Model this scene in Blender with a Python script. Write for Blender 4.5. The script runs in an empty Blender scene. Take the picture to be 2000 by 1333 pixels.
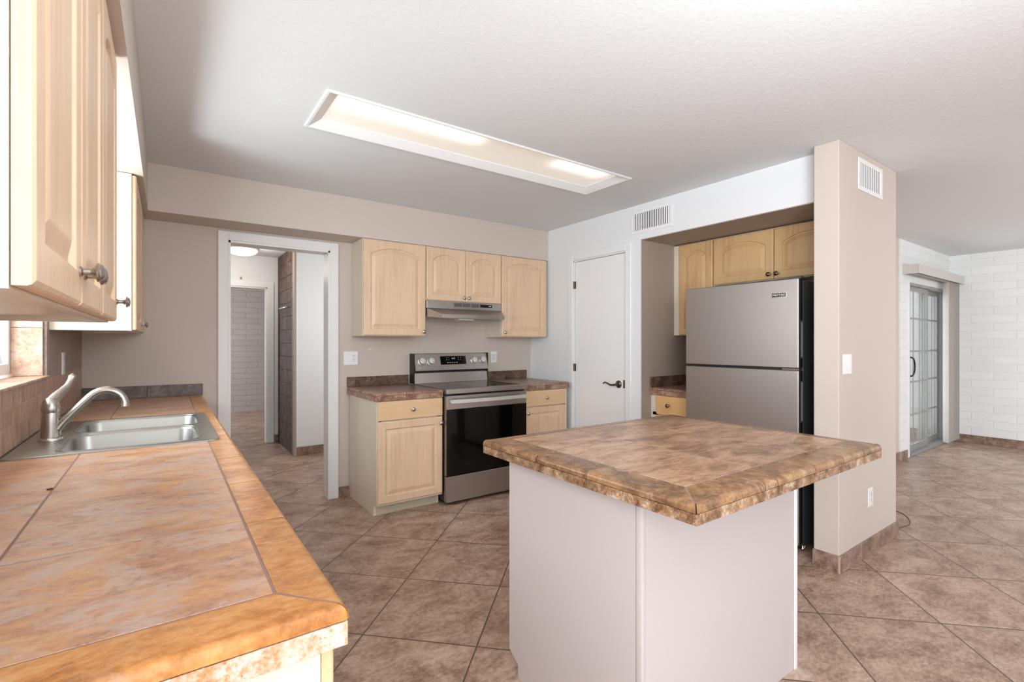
import bpy, bmesh, math, random
from mathutils import Vector, Matrix
random.seed(7)
S = bpy.context.scene
COL = S.collection
PI = math.pi

# ------------------------------------------------------------------ camera
TH = 0.6206
cam_d = bpy.data.cameras.new('camera')
cam_d.sensor_width = 36.0
cam_d.lens = 947.11 * 36.0 / 2000.0
cam_d.shift_y = 2.8 / 2000.0
cam_d.clip_start = 0.02
cam = bpy.data.objects.new('camera', cam_d)
cam.location = (0, 0, 1.2875)
cam.rotation_euler = (PI / 2, 0, -TH)
COL.objects.link(cam)
S.camera = cam

# ------------------------------------------------------------------ view + world
S.view_settings.view_transform = 'Standard'
S.view_settings.look = 'None'
S.view_settings.gamma = 1.0
S.view_settings.use_curve_mapping = False
S.view_settings.exposure = 0.43
W = bpy.data.worlds.new('daylight')
S.world = W
W.use_nodes = True
bg = W.node_tree.nodes['Background']
bg.inputs[0].default_value = (0.90, 0.95, 1.0, 1)
bg.inputs[1].default_value = 1.1


def area(name, loc, direction, sx, sy, power, color=(1, 1, 1)):
    d = bpy.data.lights.new(name, 'AREA')
    d.shape = 'RECTANGLE'
    d.size = sx
    d.size_y = sy
    d.energy = power
    d.color = color
    o = bpy.data.objects.new(name, d)
    o.location = loc
    o.rotation_euler = Vector(direction).to_track_quat('-Z', 'Y').to_euler()
    COL.objects.link(o)
    return o


# daylight: big living room windows behind the camera, the patio door, the sink window, the sunlit paving outside it; also a bounce flash and added fill lamps
COOL = (0.89, 0.95, 1.0)
area('rear_window_light', (1.3, -3.3, 1.35), (-0.05, 1, 0.6), 3.2, 1.8, 7, COOL)
area('rear_side_window_light', (6.9, -3.3, 1.35), (0.3, 1, 0.25), 2.4, 1.8, 9, COOL)
area('living_room_fill', (3.9, -2.4, 1.4), (1, 0.16, 0.0), 0.8, 0.8, 88, COOL)  # added fill lamp in mid-room, brightens the far brick wall
area('left_wall_fill', (-0.41, -1.05, 1.30), (1, 0.02, 0.0), 1.8, 1.6, 88, COOL)  # added fill lamp at the left wall, which has no window there
area('bounce_flash', (0.95, -0.45, 1.80), (-0.05, 0.62, 1), 1.0, 1.0, 34, COOL)
area('patio_door_light', (7.5, 2.15, 1.1), (0, -1, 0), 1.3, 1.9, 12, COOL)
area('sink_window_light', (-0.70, 2.42, 1.62), (1, 0, 0), 1.05, 0.9, 29, COOL)
area('sunlit_paving_light', (-1.25, 2.50, 0.62), (0.8, 0, 1), 0.5, 0.45, 18, COOL)
area('back_room_fill', (-0.9, 9.0, 1.4), (1, 0.2, 0), 1.4, 1.4, 40, COOL)  # added fill so the brick past the second doorway is lit
area('hall_fill', (2.0, 4.35, 1.6), (-0.25, 1, 0.0), 0.5, 0.8, 12, (1.0, 0.98, 0.96))  # added unseen fill aimed at the white hall panel, no window here


# ------------------------------------------------------------------ materials
def lin(c):
    return tuple((x / 255 / 12.92) if x / 255 <= 0.04045 else ((x / 255 + 0.055) / 1.055) ** 2.4 for x in c) + (1,)


class NT:
    def __init__(self, name):
        self.m = bpy.data.materials.new(name)
        self.m.use_nodes = True
        self.t = self.m.node_tree
        self.b = self.t.nodes['Principled BSDF']
        self.out = self.t.nodes['Material Output']

    def n(self, kind, **kw):
        x = self.t.nodes.new(kind)
        for k, v in kw.items():
            setattr(x, k, v)
        return x

    def l(self, a, b):
        self.t.links.new(a, b)

    def coords(self, scale=(1, 1, 1), rot=(0, 0, 0), src='Object'):
        tc = self.n('ShaderNodeTexCoord')
        mp = self.n('ShaderNodeMapping')
        mp.inputs['Scale'].default_value = scale
        mp.inputs['Rotation'].default_value = rot
        self.l(tc.outputs[src], mp.inputs['Vector'])
        return mp.outputs['Vector']

    def noise(self, vec, scale, detail=4, rough=0.55, dist=0.0):
        x = self.n('ShaderNodeTexNoise')
        x.inputs['Scale'].default_value = scale
        x.inputs['Detail'].default_value = detail
        x.inputs['Roughness'].default_value = rough
        x.inputs['Distortion'].default_value = dist
        self.l(vec, x.inputs['Vector'])
        return x.outputs['Fac']

    def ramp(self, fac, stops):
        x = self.n('ShaderNodeValToRGB')
        e = x.color_ramp.elements
        while len(e) < len(stops):
            e.new(0.5)
        for i, (p, c) in enumerate(stops):
            e[i].position = p
            e[i].color = c if len(c) == 4 else lin(c)
        self.l(fac, x.inputs['Fac'])
        return x.outputs['Color']

    def mix(self, fac, a, b, blend='MIX'):
        x = self.n('ShaderNodeMix', data_type='RGBA', blend_type=blend)
        for sock, v in ((x.inputs[0], fac), (x.inputs[6], a), (x.inputs[7], b)):
            if hasattr(v, 'links'):
                self.l(v, sock)
            else:
                sock.default_value = v
        return x.outputs[2]

    def math(self, op, a, b=0.0, c=0.0):
        x = self.n('ShaderNodeMath', operation=op)
        for i, v in enumerate((a, b, c)):
            if hasattr(v, 'links'):
                self.l(v, x.inputs[i])
            else:
                x.inputs[i].default_value = v
        return x.outputs[0]

    def bump(self, h, strength, dist=0.002):
        x = self.n('ShaderNodeBump')
        x.inputs['Strength'].default_value = strength
        x.inputs['Distance'].default_value = dist
        self.l(h, x.inputs['Height'])
        self.l(x.outputs['Normal'], self.b.inputs['Normal'])

    def set(self, color=None, rough=None, metal=None, spec=None):
        for k, v in (('Base Color', color), ('Roughness', rough), ('Metallic', metal), ('Specular IOR Level', spec)):
            if v is None:
                continue
            if hasattr(v, 'links'):
                self.l(v, self.b.inputs[k])
            else:
                self.b.inputs[k].default_value = v
        return self


def plain(name, c, rough=0.5, metal=0.0, spec=0.5):
    t = NT(name)
    t.set(lin(c), rough, metal, spec)
    return t.m


def paint(name, c, rough=0.6, bump=0.25, scale=90, dist=0.0015):
    t = NT(name)
    v = t.coords()
    n1 = t.noise(v, 1.3, 3)
    col = t.mix(t.math('MULTIPLY', n1, 0.10), lin(c), lin(tuple(x * 0.88 for x in c)))
    t.set(col, rough, 0, 0.35)
    t.bump(t.noise(v, scale, 3, 0.6), bump, dist)
    return t.m


def wood(name, base, dark, horizontal=False, rough=0.38, grain=0.55):
    t = NT(name)
    v = t.coords((1, 1, 14) if horizontal else (14, 14, 1))
    if horizontal:
        v = t.coords((1.2, 14, 14))
    else:
        v = t.coords((14, 14, 1.2))
    g = t.noise(v, 3.0, 6, 0.6, 0.4)
    big = t.noise(t.coords((2.2, 2.2, 0.5)), 2.0, 2)
    f = t.math('ADD', t.math('MULTIPLY', g, grain), t.math('MULTIPLY', big, 1 - grain))
    col = t.ramp(f, [(0.28, dark), (0.5, base), (0.75, tuple(min(255, x * 1.05) for x in base))])
    t.set(col, rough, 0, 0.4)
    t.bump(g, 0.04, 0.001)
    return t.m


def stone(name, stops, scale=3.0, stretch=(1, 1, 1), rough=0.35, vein=None, vein_amt=0.5, island=True, speck=0.0, bump=0.25, patch=None, patch_range=(0.52, 0.68), contrast=0.46):
    t = NT(name)
    tc = t.n('ShaderNodeTexCoord')
    vec = tc.outputs['Object']
    if island:
        ge = t.n('ShaderNodeNewGeometry')
        off = t.n('ShaderNodeVectorMath', operation='SCALE')
        off.inputs[0].default_value = (7.3, 11.9, 5.1)
        t.l(ge.outputs['Random Per Island'], off.inputs['Scale'])
        ad = t.n('ShaderNodeVectorMath', operation='ADD')
        t.l(vec, ad.inputs[0])
        t.l(off.outputs['Vector'], ad.inputs[1])
        vec = ad.outputs['Vector']
    mp = t.n('ShaderNodeMapping')
    mp.inputs['Scale'].default_value = stretch
    t.l(vec, mp.inputs['Vector'])
    vec = mp.outputs['Vector']
    n1 = t.noise(vec, scale * 1.7, 10, 0.72, 0.35)
    n2 = t.noise(vec, scale * 11, 8, 0.75, 0.2)
    f = t.math('ADD', t.math('MULTIPLY', n1, 0.62), t.math('MULTIPLY', n2, 0.38))
    col = t.ramp(f, [(0.5 + (p_ - 0.5) * contrast, c_) for p_, c_ in stops])
    if patch is not None:
        n4 = t.noise(vec, scale * 1.2, 10, 0.72, 0.9)
        pm = t.ramp(n4, [(patch_range[0], (0, 0, 0, 1)), (patch_range[1], (1, 1, 1, 1))])
        n5 = t.noise(vec, scale * 9, 5, 0.7)
        pm2 = t.math('MULTIPLY', pm, t.ramp(n5, [(0.36, (0, 0, 0, 1)), (0.58, (1, 1, 1, 1))]))
        col = t.mix(pm2, col, lin(patch))
    if vein is not None:
        n3 = t.noise(vec, scale * 0.9, 5, 0.6, 1.5)
        d = t.math('ABSOLUTE', t.math('SUBTRACT', n3, 0.5))
        m = t.ramp(d, [(0.0, (1, 1, 1, 1)), (0.012, (0, 0, 0, 1))])
        n6 = t.noise(vec, scale * 2, 3)
        m = t.math('MULTIPLY', t.math('MULTIPLY', m, t.ramp(n6, [(0.45, (0, 0, 0, 1)), (0.6, (1, 1, 1, 1))])), vein_amt)
        col = t.mix(m, col, lin(vein))
    if island:
        hsv = t.n('ShaderNodeHueSaturation')
        t.l(t.math('ADD', t.math('MULTIPLY', ge.outputs['Random Per Island'], 0.16), 0.92), hsv.inputs['Value'])
        t.l(col, hsv.inputs['Color'])
        col = hsv.outputs['Color']
    t.set(col, rough, 0, 0.4)
    t.bump(n2, bump, 0.0015)
    return t.m


def steel(name, c, rough=0.3, axis='x'):
    t = NT(name)
    sc = (2, 2, 260) if axis == 'x' else (260, 260, 2)
    n = t.noise(t.coords(sc), 3, 3)
    t.set(lin(c), t.math('ADD', t.math('MULTIPLY', n, 0.14), rough - 0.05), 1.0)
    t.bump(n, 0.02, 0.0005)
    return t.m


def floor_mat():
    t = NT('floor_tile')
    tc = t.n('ShaderNodeTexCoord')
    sp = t.n('ShaderNodeSeparateXYZ')
    t.l(tc.outputs['Object'], sp.inputs[0])
    T = 0.514
    r2 = 1 / math.sqrt(2)
    p = t.math('MULTIPLY', t.math('ADD', sp.outputs[0], sp.outputs[1]), r2)
    q = t.math('MULTIPLY', t.math('SUBTRACT', sp.outputs[1], sp.outputs[0]), r2)
    pu = t.math('DIVIDE', t.math('SUBTRACT', p, 2.512 - 20 * T), T)
    qu = t.math('DIVIDE', t.math('SUBTRACT', q, 0.998 - 20 * T), T)

    def edge(u):
        fr = t.math('FRACT', u)
        return t.math('MINIMUM', fr, t.math('SUBTRACT', 1.0, fr))
    e = t.math('MINIMUM', edge(pu), edge(qu))
    mr = t.n('ShaderNodeMapRange')
    mr.inputs['From Min'].default_value = 0.0045
    mr.inputs['From Max'].default_value = 0.0085
    t.l(e, mr.inputs['Value'])
    tile = mr.outputs['Result']
    cb = t.n('ShaderNodeCombineXYZ')
    t.l(t.math('FLOOR', pu), cb.inputs[0])
    t.l(t.math('FLOOR', qu), cb.inputs[1])
    wn = t.n('ShaderNodeTexWhiteNoise', noise_dimensions='2D')
    t.l(cb.outputs[0], wn.inputs['Vector'])
    off = t.n('ShaderNodeVectorMath', operation='SCALE')
    off.inputs['Scale'].default_value = 9.0
    t.l(wn.outputs['Color'], off.inputs[0])
    ad = t.n('ShaderNodeVectorMath', operation='ADD')
    t.l(tc.outputs['Object'], ad.inputs[0])
    t.l(off.outputs['Vector'], ad.inputs[1])
    v = ad.outputs['Vector']
    mp = t.n('ShaderNodeMapping')
    mp.inputs['Rotation'].default_value = (0, 0, 0.35)
    mp.inputs['Scale'].default_value = (1.0, 1.5, 1)
    t.l(v, mp.inputs['Vector'])
    v = mp.outputs['Vector']
    n1 = t.noise(v, 4.6, 10, 0.70, 0.5)
    n2 = t.noise(v, 42, 8, 0.78, 0.3)
    f = t.math('ADD', t.math('MULTIPLY', n1, 0.52), t.math('MULTIPLY', n2, 0.48))
    col = t.ramp(f, [(0.38, (118, 92, 76)), (0.465, (158, 129, 111)), (0.53, (182, 153, 135)), (0.62, (204, 181, 164))])
    n3 = t.noise(v, 2.3, 5, 0.6, 1.6)
    m = t.ramp(t.math('ABSOLUTE', t.math('SUBTRACT', n3, 0.5)), [(0.0, (1, 1, 1, 1)), (0.010, (0, 0, 0, 1))])
    m = t.math('MULTIPLY', t.math('MULTIPLY', m, t.ramp(n1, [(0.42, (0, 0, 0, 1)), (0.58, (1, 1, 1, 1))])), 0.45)
    col = t.mix(m, col, lin((196, 172, 152)))
    hsv = t.n('ShaderNodeHueSaturation')
    t.l(t.math('ADD', t.math('MULTIPLY', wn.outputs['Value'], 0.14), 0.93), hsv.inputs['Value'])
    t.l(col, hsv.inputs['Color'])
    col = t.mix(tile, lin((92, 76, 66)), hsv.outputs['Color'])
    t.set(col, t.math('ADD', t.math('MULTIPLY', n2, 0.15), 0.27), 0, 0.4)
    t.bump(t.math('ADD', t.math('MULTIPLY', tile, 1.0), t.math('MULTIPLY', n2, 0.35)), 0.35, 0.002)
    return t.m


def brick_mat(name, c, mortar, axes, bump=0.9):
    t = NT(name)
    tc = t.n('ShaderNodeTexCoord')
    sp = t.n('ShaderNodeSeparateXYZ')
    t.l(tc.outputs['Object'], sp.inputs[0])
    cb = t.n('ShaderNodeCombineXYZ')
    wob = t.noise(tc.outputs['Object'], 5, 3)
    t.l(sp.outputs[axes], cb.inputs[0])
    t.l(t.math('ADD', sp.outputs[2], t.math('MULTIPLY', wob, 0.025)), cb.inputs[1])
    br = t.n('ShaderNodeTexBrick')
    br.inputs['Scale'].default_value = 1.0
    br.inputs['Brick Width'].default_value = 0.41
    br.inputs['Row Height'].default_value = 0.103
    br.inputs['Mortar Size'].default_value = 0.008
    br.inputs['Mortar Smooth'].default_value = 0.7
    br.inputs['Color1'].default_value = lin(c)
    br.inputs['Color2'].default_value = lin(tuple(x * 0.975 for x in c))
    br.inputs['Mortar'].default_value = lin(mortar)
    t.l(cb.outputs[0], br.inputs['Vector'])
    t.set(br.outputs['Color'], 0.75, 0, 0.25)
    h = t.math('SUBTRACT', t.math('MULTIPLY', t.noise(tc.outputs['Object'], 14, 4), 0.5), br.outputs['Fac'])
    t.bump(h, bump, 0.006)
    return t.m


def ceiling_mat():
    t = NT('ceiling_paint')
    v = t.coords((1, 1.6, 1))
    n1 = t.noise(v, 26, 3, 0.55, 0.6)
    h = t.ramp(n1, [(0.44, (0, 0, 0, 1)), (0.60, (1, 1, 1, 1))])
    t.set(lin((224, 226, 228)), 0.8, 0, 0.2)
    t.bump(t.math('ADD', h, t.math('MULTIPLY', t.noise(v, 120, 2), 0.3)), 0.11, 0.003)
    return t.m


def glass_mat(name, tint=(1, 1, 1), ior=1.5):
    t = NT(name)
    lw = t.n('ShaderNodeLayerWeight')
    lw.inputs['Blend'].default_value = 0.5
    fr = t.math('ADD', 0.05, t.math('MULTIPLY', 0.9, t.math('POWER', lw.outputs['Facing'], 5.0)))
    tr = t.n('ShaderNodeBsdfTransparent')
    tr.inputs['Color'].default_value = tint + (1,)
    gl = t.n('ShaderNodeBsdfGlossy')
    gl.inputs['Roughness'].default_value = 0.01
    mx = t.n('ShaderNodeMixShader')
    t.l(fr, mx.inputs[0])
    t.l(tr.outputs[0], mx.inputs[1])
    t.l(gl.outputs[0], mx.inputs[2])
    t.l(mx.outputs[0], t.out.inputs['Surface'])
    return t.m


def glow(name, c, strength, rough=0.4):
    t = NT(name)
    t.set(lin(c), rough)
    t.b.inputs['Emission Color'].default_value = lin(c)
    t.b.inputs['Emission Strength'].default_value = strength
    return t.m


def diffuser_mat():
    # acrylic panel lit by two lamps behind it: bright along each lamp, dimmer between and at the edges
    t = NT('lit_diffuser')
    tc = t.n('ShaderNodeTexCoord')
    sp = t.n('ShaderNodeSeparateXYZ')
    t.l(tc.outputs['Object'], sp.inputs[0])
    x, y = sp.outputs[0], sp.outputs[1]

    def lamp(cx, hw):
        dx = t.math('MAXIMUM', t.math('SUBTRACT', t.math('ABSOLUTE', t.math('SUBTRACT', x, cx)), hw), 0.0)
        dy = t.math('MULTIPLY', t.math('ABSOLUTE', t.math('SUBTRACT', y, -0.085)), 1.0)
        d = t.math('SQRT', t.math('ADD', t.math('MULTIPLY', dx, dx), t.math('MULTIPLY', dy, dy)))
        return t.math('POWER', 2.718, t.math('MULTIPLY', t.math('MULTIPLY', d, d), -190.0))
    s = t.math('ADD', lamp(-0.52, 0.34), lamp(0.66, 0.16))
    n = t.noise(tc.outputs['Object'], 70, 2)
    st = t.math('ADD', 0.22, t.math('MULTIPLY', s, t.math('ADD', 0.42, t.math('MULTIPLY', n, 0.5))))
    t.set(lin((235, 228, 216)), 0.35)
    t.b.inputs['Emission Color'].default_value = lin((255, 246, 232))
    t.l(st, t.b.inputs['Emission Strength'])
    t.bump(n, 0.5, 0.003)
    return t.m


M = {}
M['beige'] = paint('beige_paint', (206, 193, 183))
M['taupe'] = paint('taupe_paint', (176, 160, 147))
M['white'] = paint('white_paint', (233, 235, 237), 0.5, 0.12)
M['trim'] = plain('white_trim', (236, 236, 236), 0.4)
M['doorwhite'] = plain('white_door', (240, 240, 241), 0.38)
M['ceiling'] = ceiling_mat()
M['floor'] = floor_mat()
M['brick_x'] = brick_mat('white_brick_x', (232, 232, 230), (226, 226, 223), 0, 0.45)
M['brick_y'] = brick_mat('white_brick_y', (238, 239, 237), (233, 234, 231), 1, 0.42)
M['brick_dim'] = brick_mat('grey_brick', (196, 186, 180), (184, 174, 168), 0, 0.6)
M['wood'] = wood('maple', (222, 191, 160), (204, 169, 136))
M['woodh'] = wood('maple_flat', (220, 186, 146), (202, 164, 122), True)
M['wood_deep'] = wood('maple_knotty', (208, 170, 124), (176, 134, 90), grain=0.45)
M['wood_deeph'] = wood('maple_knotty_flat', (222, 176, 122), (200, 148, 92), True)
M['cream'] = wood('cream_panel', (222, 211, 193), (214, 202, 183), rough=0.32, grain=0.3)
M['island'] = plain('island_paint', (194, 186, 185), 0.42)
FL = [(0.30, (112, 86, 68)), (0.45, (146, 113, 90)), (0.56, (170, 136, 108)), (0.74, (190, 160, 134))]
M['isl_field'] = stone('stone_island', [(0.30, (122, 92, 72)), (0.45, (158, 120, 94)), (0.58, (186, 148, 118)), (0.76, (196, 164, 138))], 3.2, (1, 2.6, 1), 0.28, (212, 184, 156), 0.28)
M['isl_edge'] = stone('stone_island_edge', [(0.30, (96, 70, 48)), (0.46, (128, 94, 66)), (0.60, (152, 114, 80)), (0.78, (172, 138, 104))], 4, (1, 1, 1), 0.26, (206, 180, 150), 0.35)
M['isl_apron'] = stone('stone_island_apron', [(0.30, (84, 60, 42)), (0.46, (128, 96, 70)), (0.60, (158, 126, 98)), (0.74, (190, 170, 150))], 13, (1, 1, 1), 0.4, (206, 190, 172), 0.3, contrast=0.42)
M['cnt_field'] = stone('stone_counter', [(0.28, (142, 100, 76)), (0.42, (178, 132, 104)), (0.54, (196, 146, 106)), (0.66, (208, 160, 112)), (0.78, (210, 186, 168))], 4.6, (1, 1.5, 1), 0.36, (222, 206, 190), 0.22, patch=(192, 168, 156), patch_range=(0.46, 0.57), contrast=0.58)
M['cnt_edge'] = stone('stone_counter_edge', [(0.28, (148, 94, 48)), (0.44, (180, 120, 64)), (0.58, (200, 142, 84)), (0.78, (206, 164, 118))], 3.2, (1, 1.6, 1), 0.34, (224, 206, 180), 0.25, patch=(196, 164, 138), patch_range=(0.56, 0.72))
M['cnt_apron'] = stone('stone_counter_apron', [(0.30, (160, 104, 58)), (0.46, (190, 138, 88)), (0.60, (204, 172, 146)), (0.76, (224, 212, 202))], 10, (1, 1, 1), 0.45, None, patch=(222, 208, 198), patch_range=(0.42, 0.56))
M['brown_field'] = stone('stone_brown', [(0.30, (102, 78, 66)), (0.48, (134, 106, 92)), (0.62, (156, 130, 114)), (0.78, (170, 146, 128))], 4, (1, 2, 1), 0.28, (180, 150, 128), 0.5)
M['brown_edge'] = stone('stone_brown_edge', [(0.30, (110, 80, 64)), (0.46, (146, 110, 90)), (0.60, (172, 138, 116)), (0.78, (196, 170, 148))], 9, (1, 1, 1), 0.32, (206, 176, 150), 0.5)
M['dark_splash'] = stone('stone_splash', [(0.30, (70, 50, 42)), (0.48, (98, 74, 62)), (0.62, (118, 92, 78)), (0.78, (134, 110, 96))], 4, (1, 1, 1), 0.3, (176, 150, 130), 0.7)
M['grey_splash'] = stone('stone_splash_grey', [(0.30, (82, 70, 66)), (0.48, (108, 94, 90)), (0.62, (126, 112, 108)), (0.78, (146, 130, 124))], 4, (1, 1, 1), 0.3, (176, 160, 150), 0.6)
M['base_tile'] = stone('stone_baseboard', [(0.30, (108, 84, 70)), (0.46, (136, 110, 94)), (0.60, (156, 130, 114)), (0.78, (178, 154, 138))], 8, (1, 1, 1), 0.35, None)
M['wall_tile'] = stone('stone_wall_tile', [(0.30, (146, 110, 90)), (0.46, (176, 140, 118)), (0.60, (192, 158, 136)), (0.78, (206, 178, 158))], 3, (1, 5, 1.2), 0.36, (206, 184, 164), 0.3)
M['wall_tile_tall'] = stone('stone_wall_tile_tall', [(0.30, (128, 106, 98)), (0.46, (150, 128, 118)), (0.60, (164, 142, 132)), (0.78, (184, 162, 150))], 4, (1, 6, 0.6), 0.36, None)
M['jamb_tile'] = stone('stone_jamb', [(0.30, (176, 134, 108)), (0.46, (206, 170, 146)), (0.60, (220, 192, 172)), (0.78, (232, 212, 196))], 5, (1, 1, 1), 0.3, None)
M['hall_tile'] = stone('stone_hall', [(0.30, (52, 38, 32)), (0.48, (78, 58, 48)), (0.62, (96, 74, 62)), (0.78, (118, 88, 72))], 7, (1, 1, 1), 0.62, (190, 160, 140), 0.6)
M['grout'] = plain('grout', (146, 118, 108), 0.8)
M['grout_dark'] = plain('grout_dark', (128, 108, 98), 0.8)
M['grout_light'] = plain('grout_light', (190, 166, 150), 0.8)
M['steel'] = steel('brushed_steel', (178, 172, 168), 0.30)
M['steel_fridge'] = steel('fridge_steel', (172, 164, 160), 0.40, 'z')
M['steel_sink'] = steel('sink_steel', (168, 166, 162), 0.36)
M['nickel'] = plain('brushed_nickel', (180, 175, 168), 0.27, 1.0)
M['handle'] = plain('satin_handle', (222, 220, 217), 0.42, 0.75)
M['chrome'] = plain('chrome', (220, 220, 220), 0.12, 1.0)
M['bronze'] = plain('aged_bronze', (110, 96, 84), 0.3, 1.0)
M['blackglass'] = plain('black_glass', (5, 5, 6), 0.06, 0, 0.32)
M['black'] = plain('black_enamel', (18, 18, 19), 0.4)
M['darkgrey'] = plain('dark_grey_case', (62, 63, 64), 0.42)
M['slot'] = plain('dark_cavity', (24, 23, 22), 0.8)
M['plate'] = plain('white_plastic', (238, 238, 238), 0.35)
M['toekick'] = plain('cream_toe_kick', (196, 188, 164), 0.5)
M['alu'] = plain('grey_aluminium', (150, 149, 147), 0.45)
M['vane'] = paint('blind_fabric', (206, 198, 192), 0.7, 0.1, 200)
M['glass'] = glass_mat('window_glass', (0.96, 0.98, 0.98))
M['diffuser'] = diffuser_mat()
M['dome'] = glow('lit_dome', (255, 240, 216), 0.95)
M['marker'] = plain('panel_print', (190, 190, 190), 0.5)
M['lens'] = plain('frosted_lens', (196, 196, 192), 0.4)
M['vinyl'] = plain('white_vinyl', (240, 241, 242), 0.35)
M['cable'] = plain('brown_cable', (92, 72, 62), 0.6)
M['crumb'] = plain('crumb', (226, 220, 214), 0.7)
M['chip'] = plain('brown_chip', (74, 44, 28), 0.7)
M['concrete'] = paint('patio_concrete', (196, 190, 184), 0.85)
M['leaf'] = plain('leaf_green', (112, 140, 70), 0.6)


# ------------------------------------------------------------------ mesh helpers
class MB:
    def __init__(self):
        self.bm = bmesh.new()

    def box(self, x0, x1, y0, y1, z0, z1, bevel=0.0, seg=1):
        tmp = bmesh.new()
        v = [tmp.verts.new((x, y, z)) for x in (x0, x1) for y in (y0, y1) for z in (z0, z1)]
        for f in ((0, 1, 3, 2), (4, 6, 7, 5), (0, 4, 5, 1), (2, 3, 7, 6), (0, 2, 6, 4), (1, 5, 7, 3)):
            tmp.faces.new([v[i] for i in f])
        if bevel > 0:
            bmesh.ops.bevel(tmp, geom=list(tmp.edges), offset=bevel, segments=seg, affect='EDGES', profile=0.5)
        self._merge(tmp)
        return self

    def _merge(self, tmp):
        bmesh.ops.recalc_face_normals(tmp, faces=list(tmp.faces))
        me = bpy.data.meshes.new('tmp')
        tmp.to_mesh(me)
        tmp.free()
        self.bm.from_mesh(me)
        bpy.data.meshes.remove(me)

    def loft(self, rings, cap0=True, cap1=True, closed=True):
        tmp = bmesh.new()
        rows = [[tmp.verts.new(p) for p in r] for r in rings]
        n = len(rows[0])
        for a, b in zip(rows, rows[1:]):
            for i in range(n if closed else n - 1):
                j = (i + 1) % n
                tmp.faces.new((a[i], a[j], b[j], b[i]))
        if cap0:
            tmp.faces.new(list(reversed(rows[0])))
        if cap1:
            tmp.faces.new(rows[-1])
        self._merge(tmp)
        return self

    def lathe(self, prof, origin=(0, 0, 0), axis=(0, 0, 1), seg=20):
        ax = Vector(axis).normalized()
        u = ax.orthogonal().normalized()
        w = ax.cross(u)
        o = Vector(origin)
        rings = []
        for r, h in prof:
            r = max(r, 0.0002)
            rings.append([o + ax * h + (u * math.cos(2 * PI * k / seg) + w * math.sin(2 * PI * k / seg)) * r for k in range(seg)])
        return self.loft(rings)

    def tube(self, pts, radii, seg=12):
        P = [Vector(p) for p in pts]
        if not isinstance(radii, (list, tuple)):
            radii = [radii] * len(P)
        rings = []
        prev = None
        for i, p in enumerate(P):
            t = (P[min(i + 1, len(P) - 1)] - P[max(i - 1, 0)]).normalized()
            if prev is None:
                u = t.orthogonal().normalized()
            else:
                u = (prev - t * prev.dot(t)).normalized()
            prev = u
            w = t.cross(u)
            rings.append([p + (u * math.cos(2 * PI * k / seg) + w * math.sin(2 * PI * k / seg)) * radii[i] for k in range(seg)])
        return self.loft(rings)

    def prism(self, poly, axis, a, b, bevel=0.0):
        # poly: 2D points; axis: 'x' -> (y,z), 'y' -> (x,z), 'z' -> (x,y)
        def P(p, d):
            return {'x': (d, p[0], p[1]), 'y': (p[0], d, p[1]), 'z': (p[0], p[1], d)}[axis]
        tmp = bmesh.new()
        A = [tmp.verts.new(P(p, a)) for p in poly]
        B = [tmp.verts.new(P(p, b)) for p in poly]
        n = len(poly)
        for i in range(n):
            tmp.faces.new((A[i], A[(i + 1) % n], B[(i + 1) % n], B[i]))
        tmp.faces.new(list(reversed(A)))
        tmp.faces.new(B)
        bmesh.ops.recalc_face_normals(tmp, faces=list(tmp.faces))
        if bevel:
            bmesh.ops.bevel(tmp, geom=list(tmp.edges), offset=bevel, segments=2, affect='EDGES', profile=0.5)
        self._merge(tmp)
        return self

    def move(self, v):
        bmesh.ops.translate(self.bm, verts=list(self.bm.verts), vec=v)
        return self

    def build(self, name, mat, parent=None, smooth=False):
        me = bpy.data.meshes.new(name)
        self.bm.to_mesh(me)
        self.bm.free()
        if smooth:
            for p in me.polygons:
                p.use_smooth = True
            try:
                me.set_sharp_from_angle(angle=math.radians(38))
            except Exception:
                pass
        me.materials.append(mat)
        o = bpy.data.objects.new(name, me)
        COL.objects.link(o)
        if parent is not None:
            o.parent = parent
        return o


def tag(o, label, cat, group=None, kind=None):
    o['label'] = label
    o['category'] = cat
    if group:
        o['group'] = group
    if kind:
        o['kind'] = kind
    return o


def thing(name, loc, label, cat, rz=0.0, group=None):
    o = bpy.data.objects.new(name, None)
    o.empty_display_size = 0.05
    o.location = loc
    o.rotation_euler = (0, 0, rz)
    COL.objects.link(o)
    return tag(o, label, cat, group)


def struct(name, mb, mat, label, cat, parent=None):
    o = mb.build(name, mat, parent)
    return tag(o, label, cat, None, 'structure')


def box(*a, **k):
    return MB().box(*a, **k)


def text(body, size, mat, parent, name, loc, rot, depth=0.0004):
    c = bpy.data.curves.new(name, 'FONT')
    c.body = body
    c.size = size
    c.extrude = depth
    c.align_x = 'CENTER'
    c.align_y = 'CENTER'
    c.materials.append(mat)
    tmp_o = bpy.data.objects.new(name + '_curve', c)
    COL.objects.link(tmp_o)
    bpy.context.view_layer.update()
    me = bpy.data.meshes.new_from_object(tmp_o.evaluated_get(bpy.context.evaluated_depsgraph_get()))
    bpy.data.objects.remove(tmp_o)
    me.name = name
    o = bpy.data.objects.new(name, me)
    COL.objects.link(o)
    o.parent = parent
    o.location = loc
    o.rotation_euler = rot
    return o


# ------------------------------------------------------------------ key dimensions (metres, camera over the origin)
ZC = 2.424           # ceiling
YB = 4.105           # back wall
XL = -0.433          # left wall (tile face)
XR = 3.182           # right wall of the kitchen
ZS = 2.1208          # soffit underside
YS = 3.8149          # back soffit face
XS = -0.090          # left soffit face

# ------------------------------------------------------------------ setting
fl = struct('floor', box(-3.2, 9.2, -4.2, 11.0, -0.06, 0.0), M['floor'], 'brown stone-look tile floor laid diagonally', 'floor')
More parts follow.
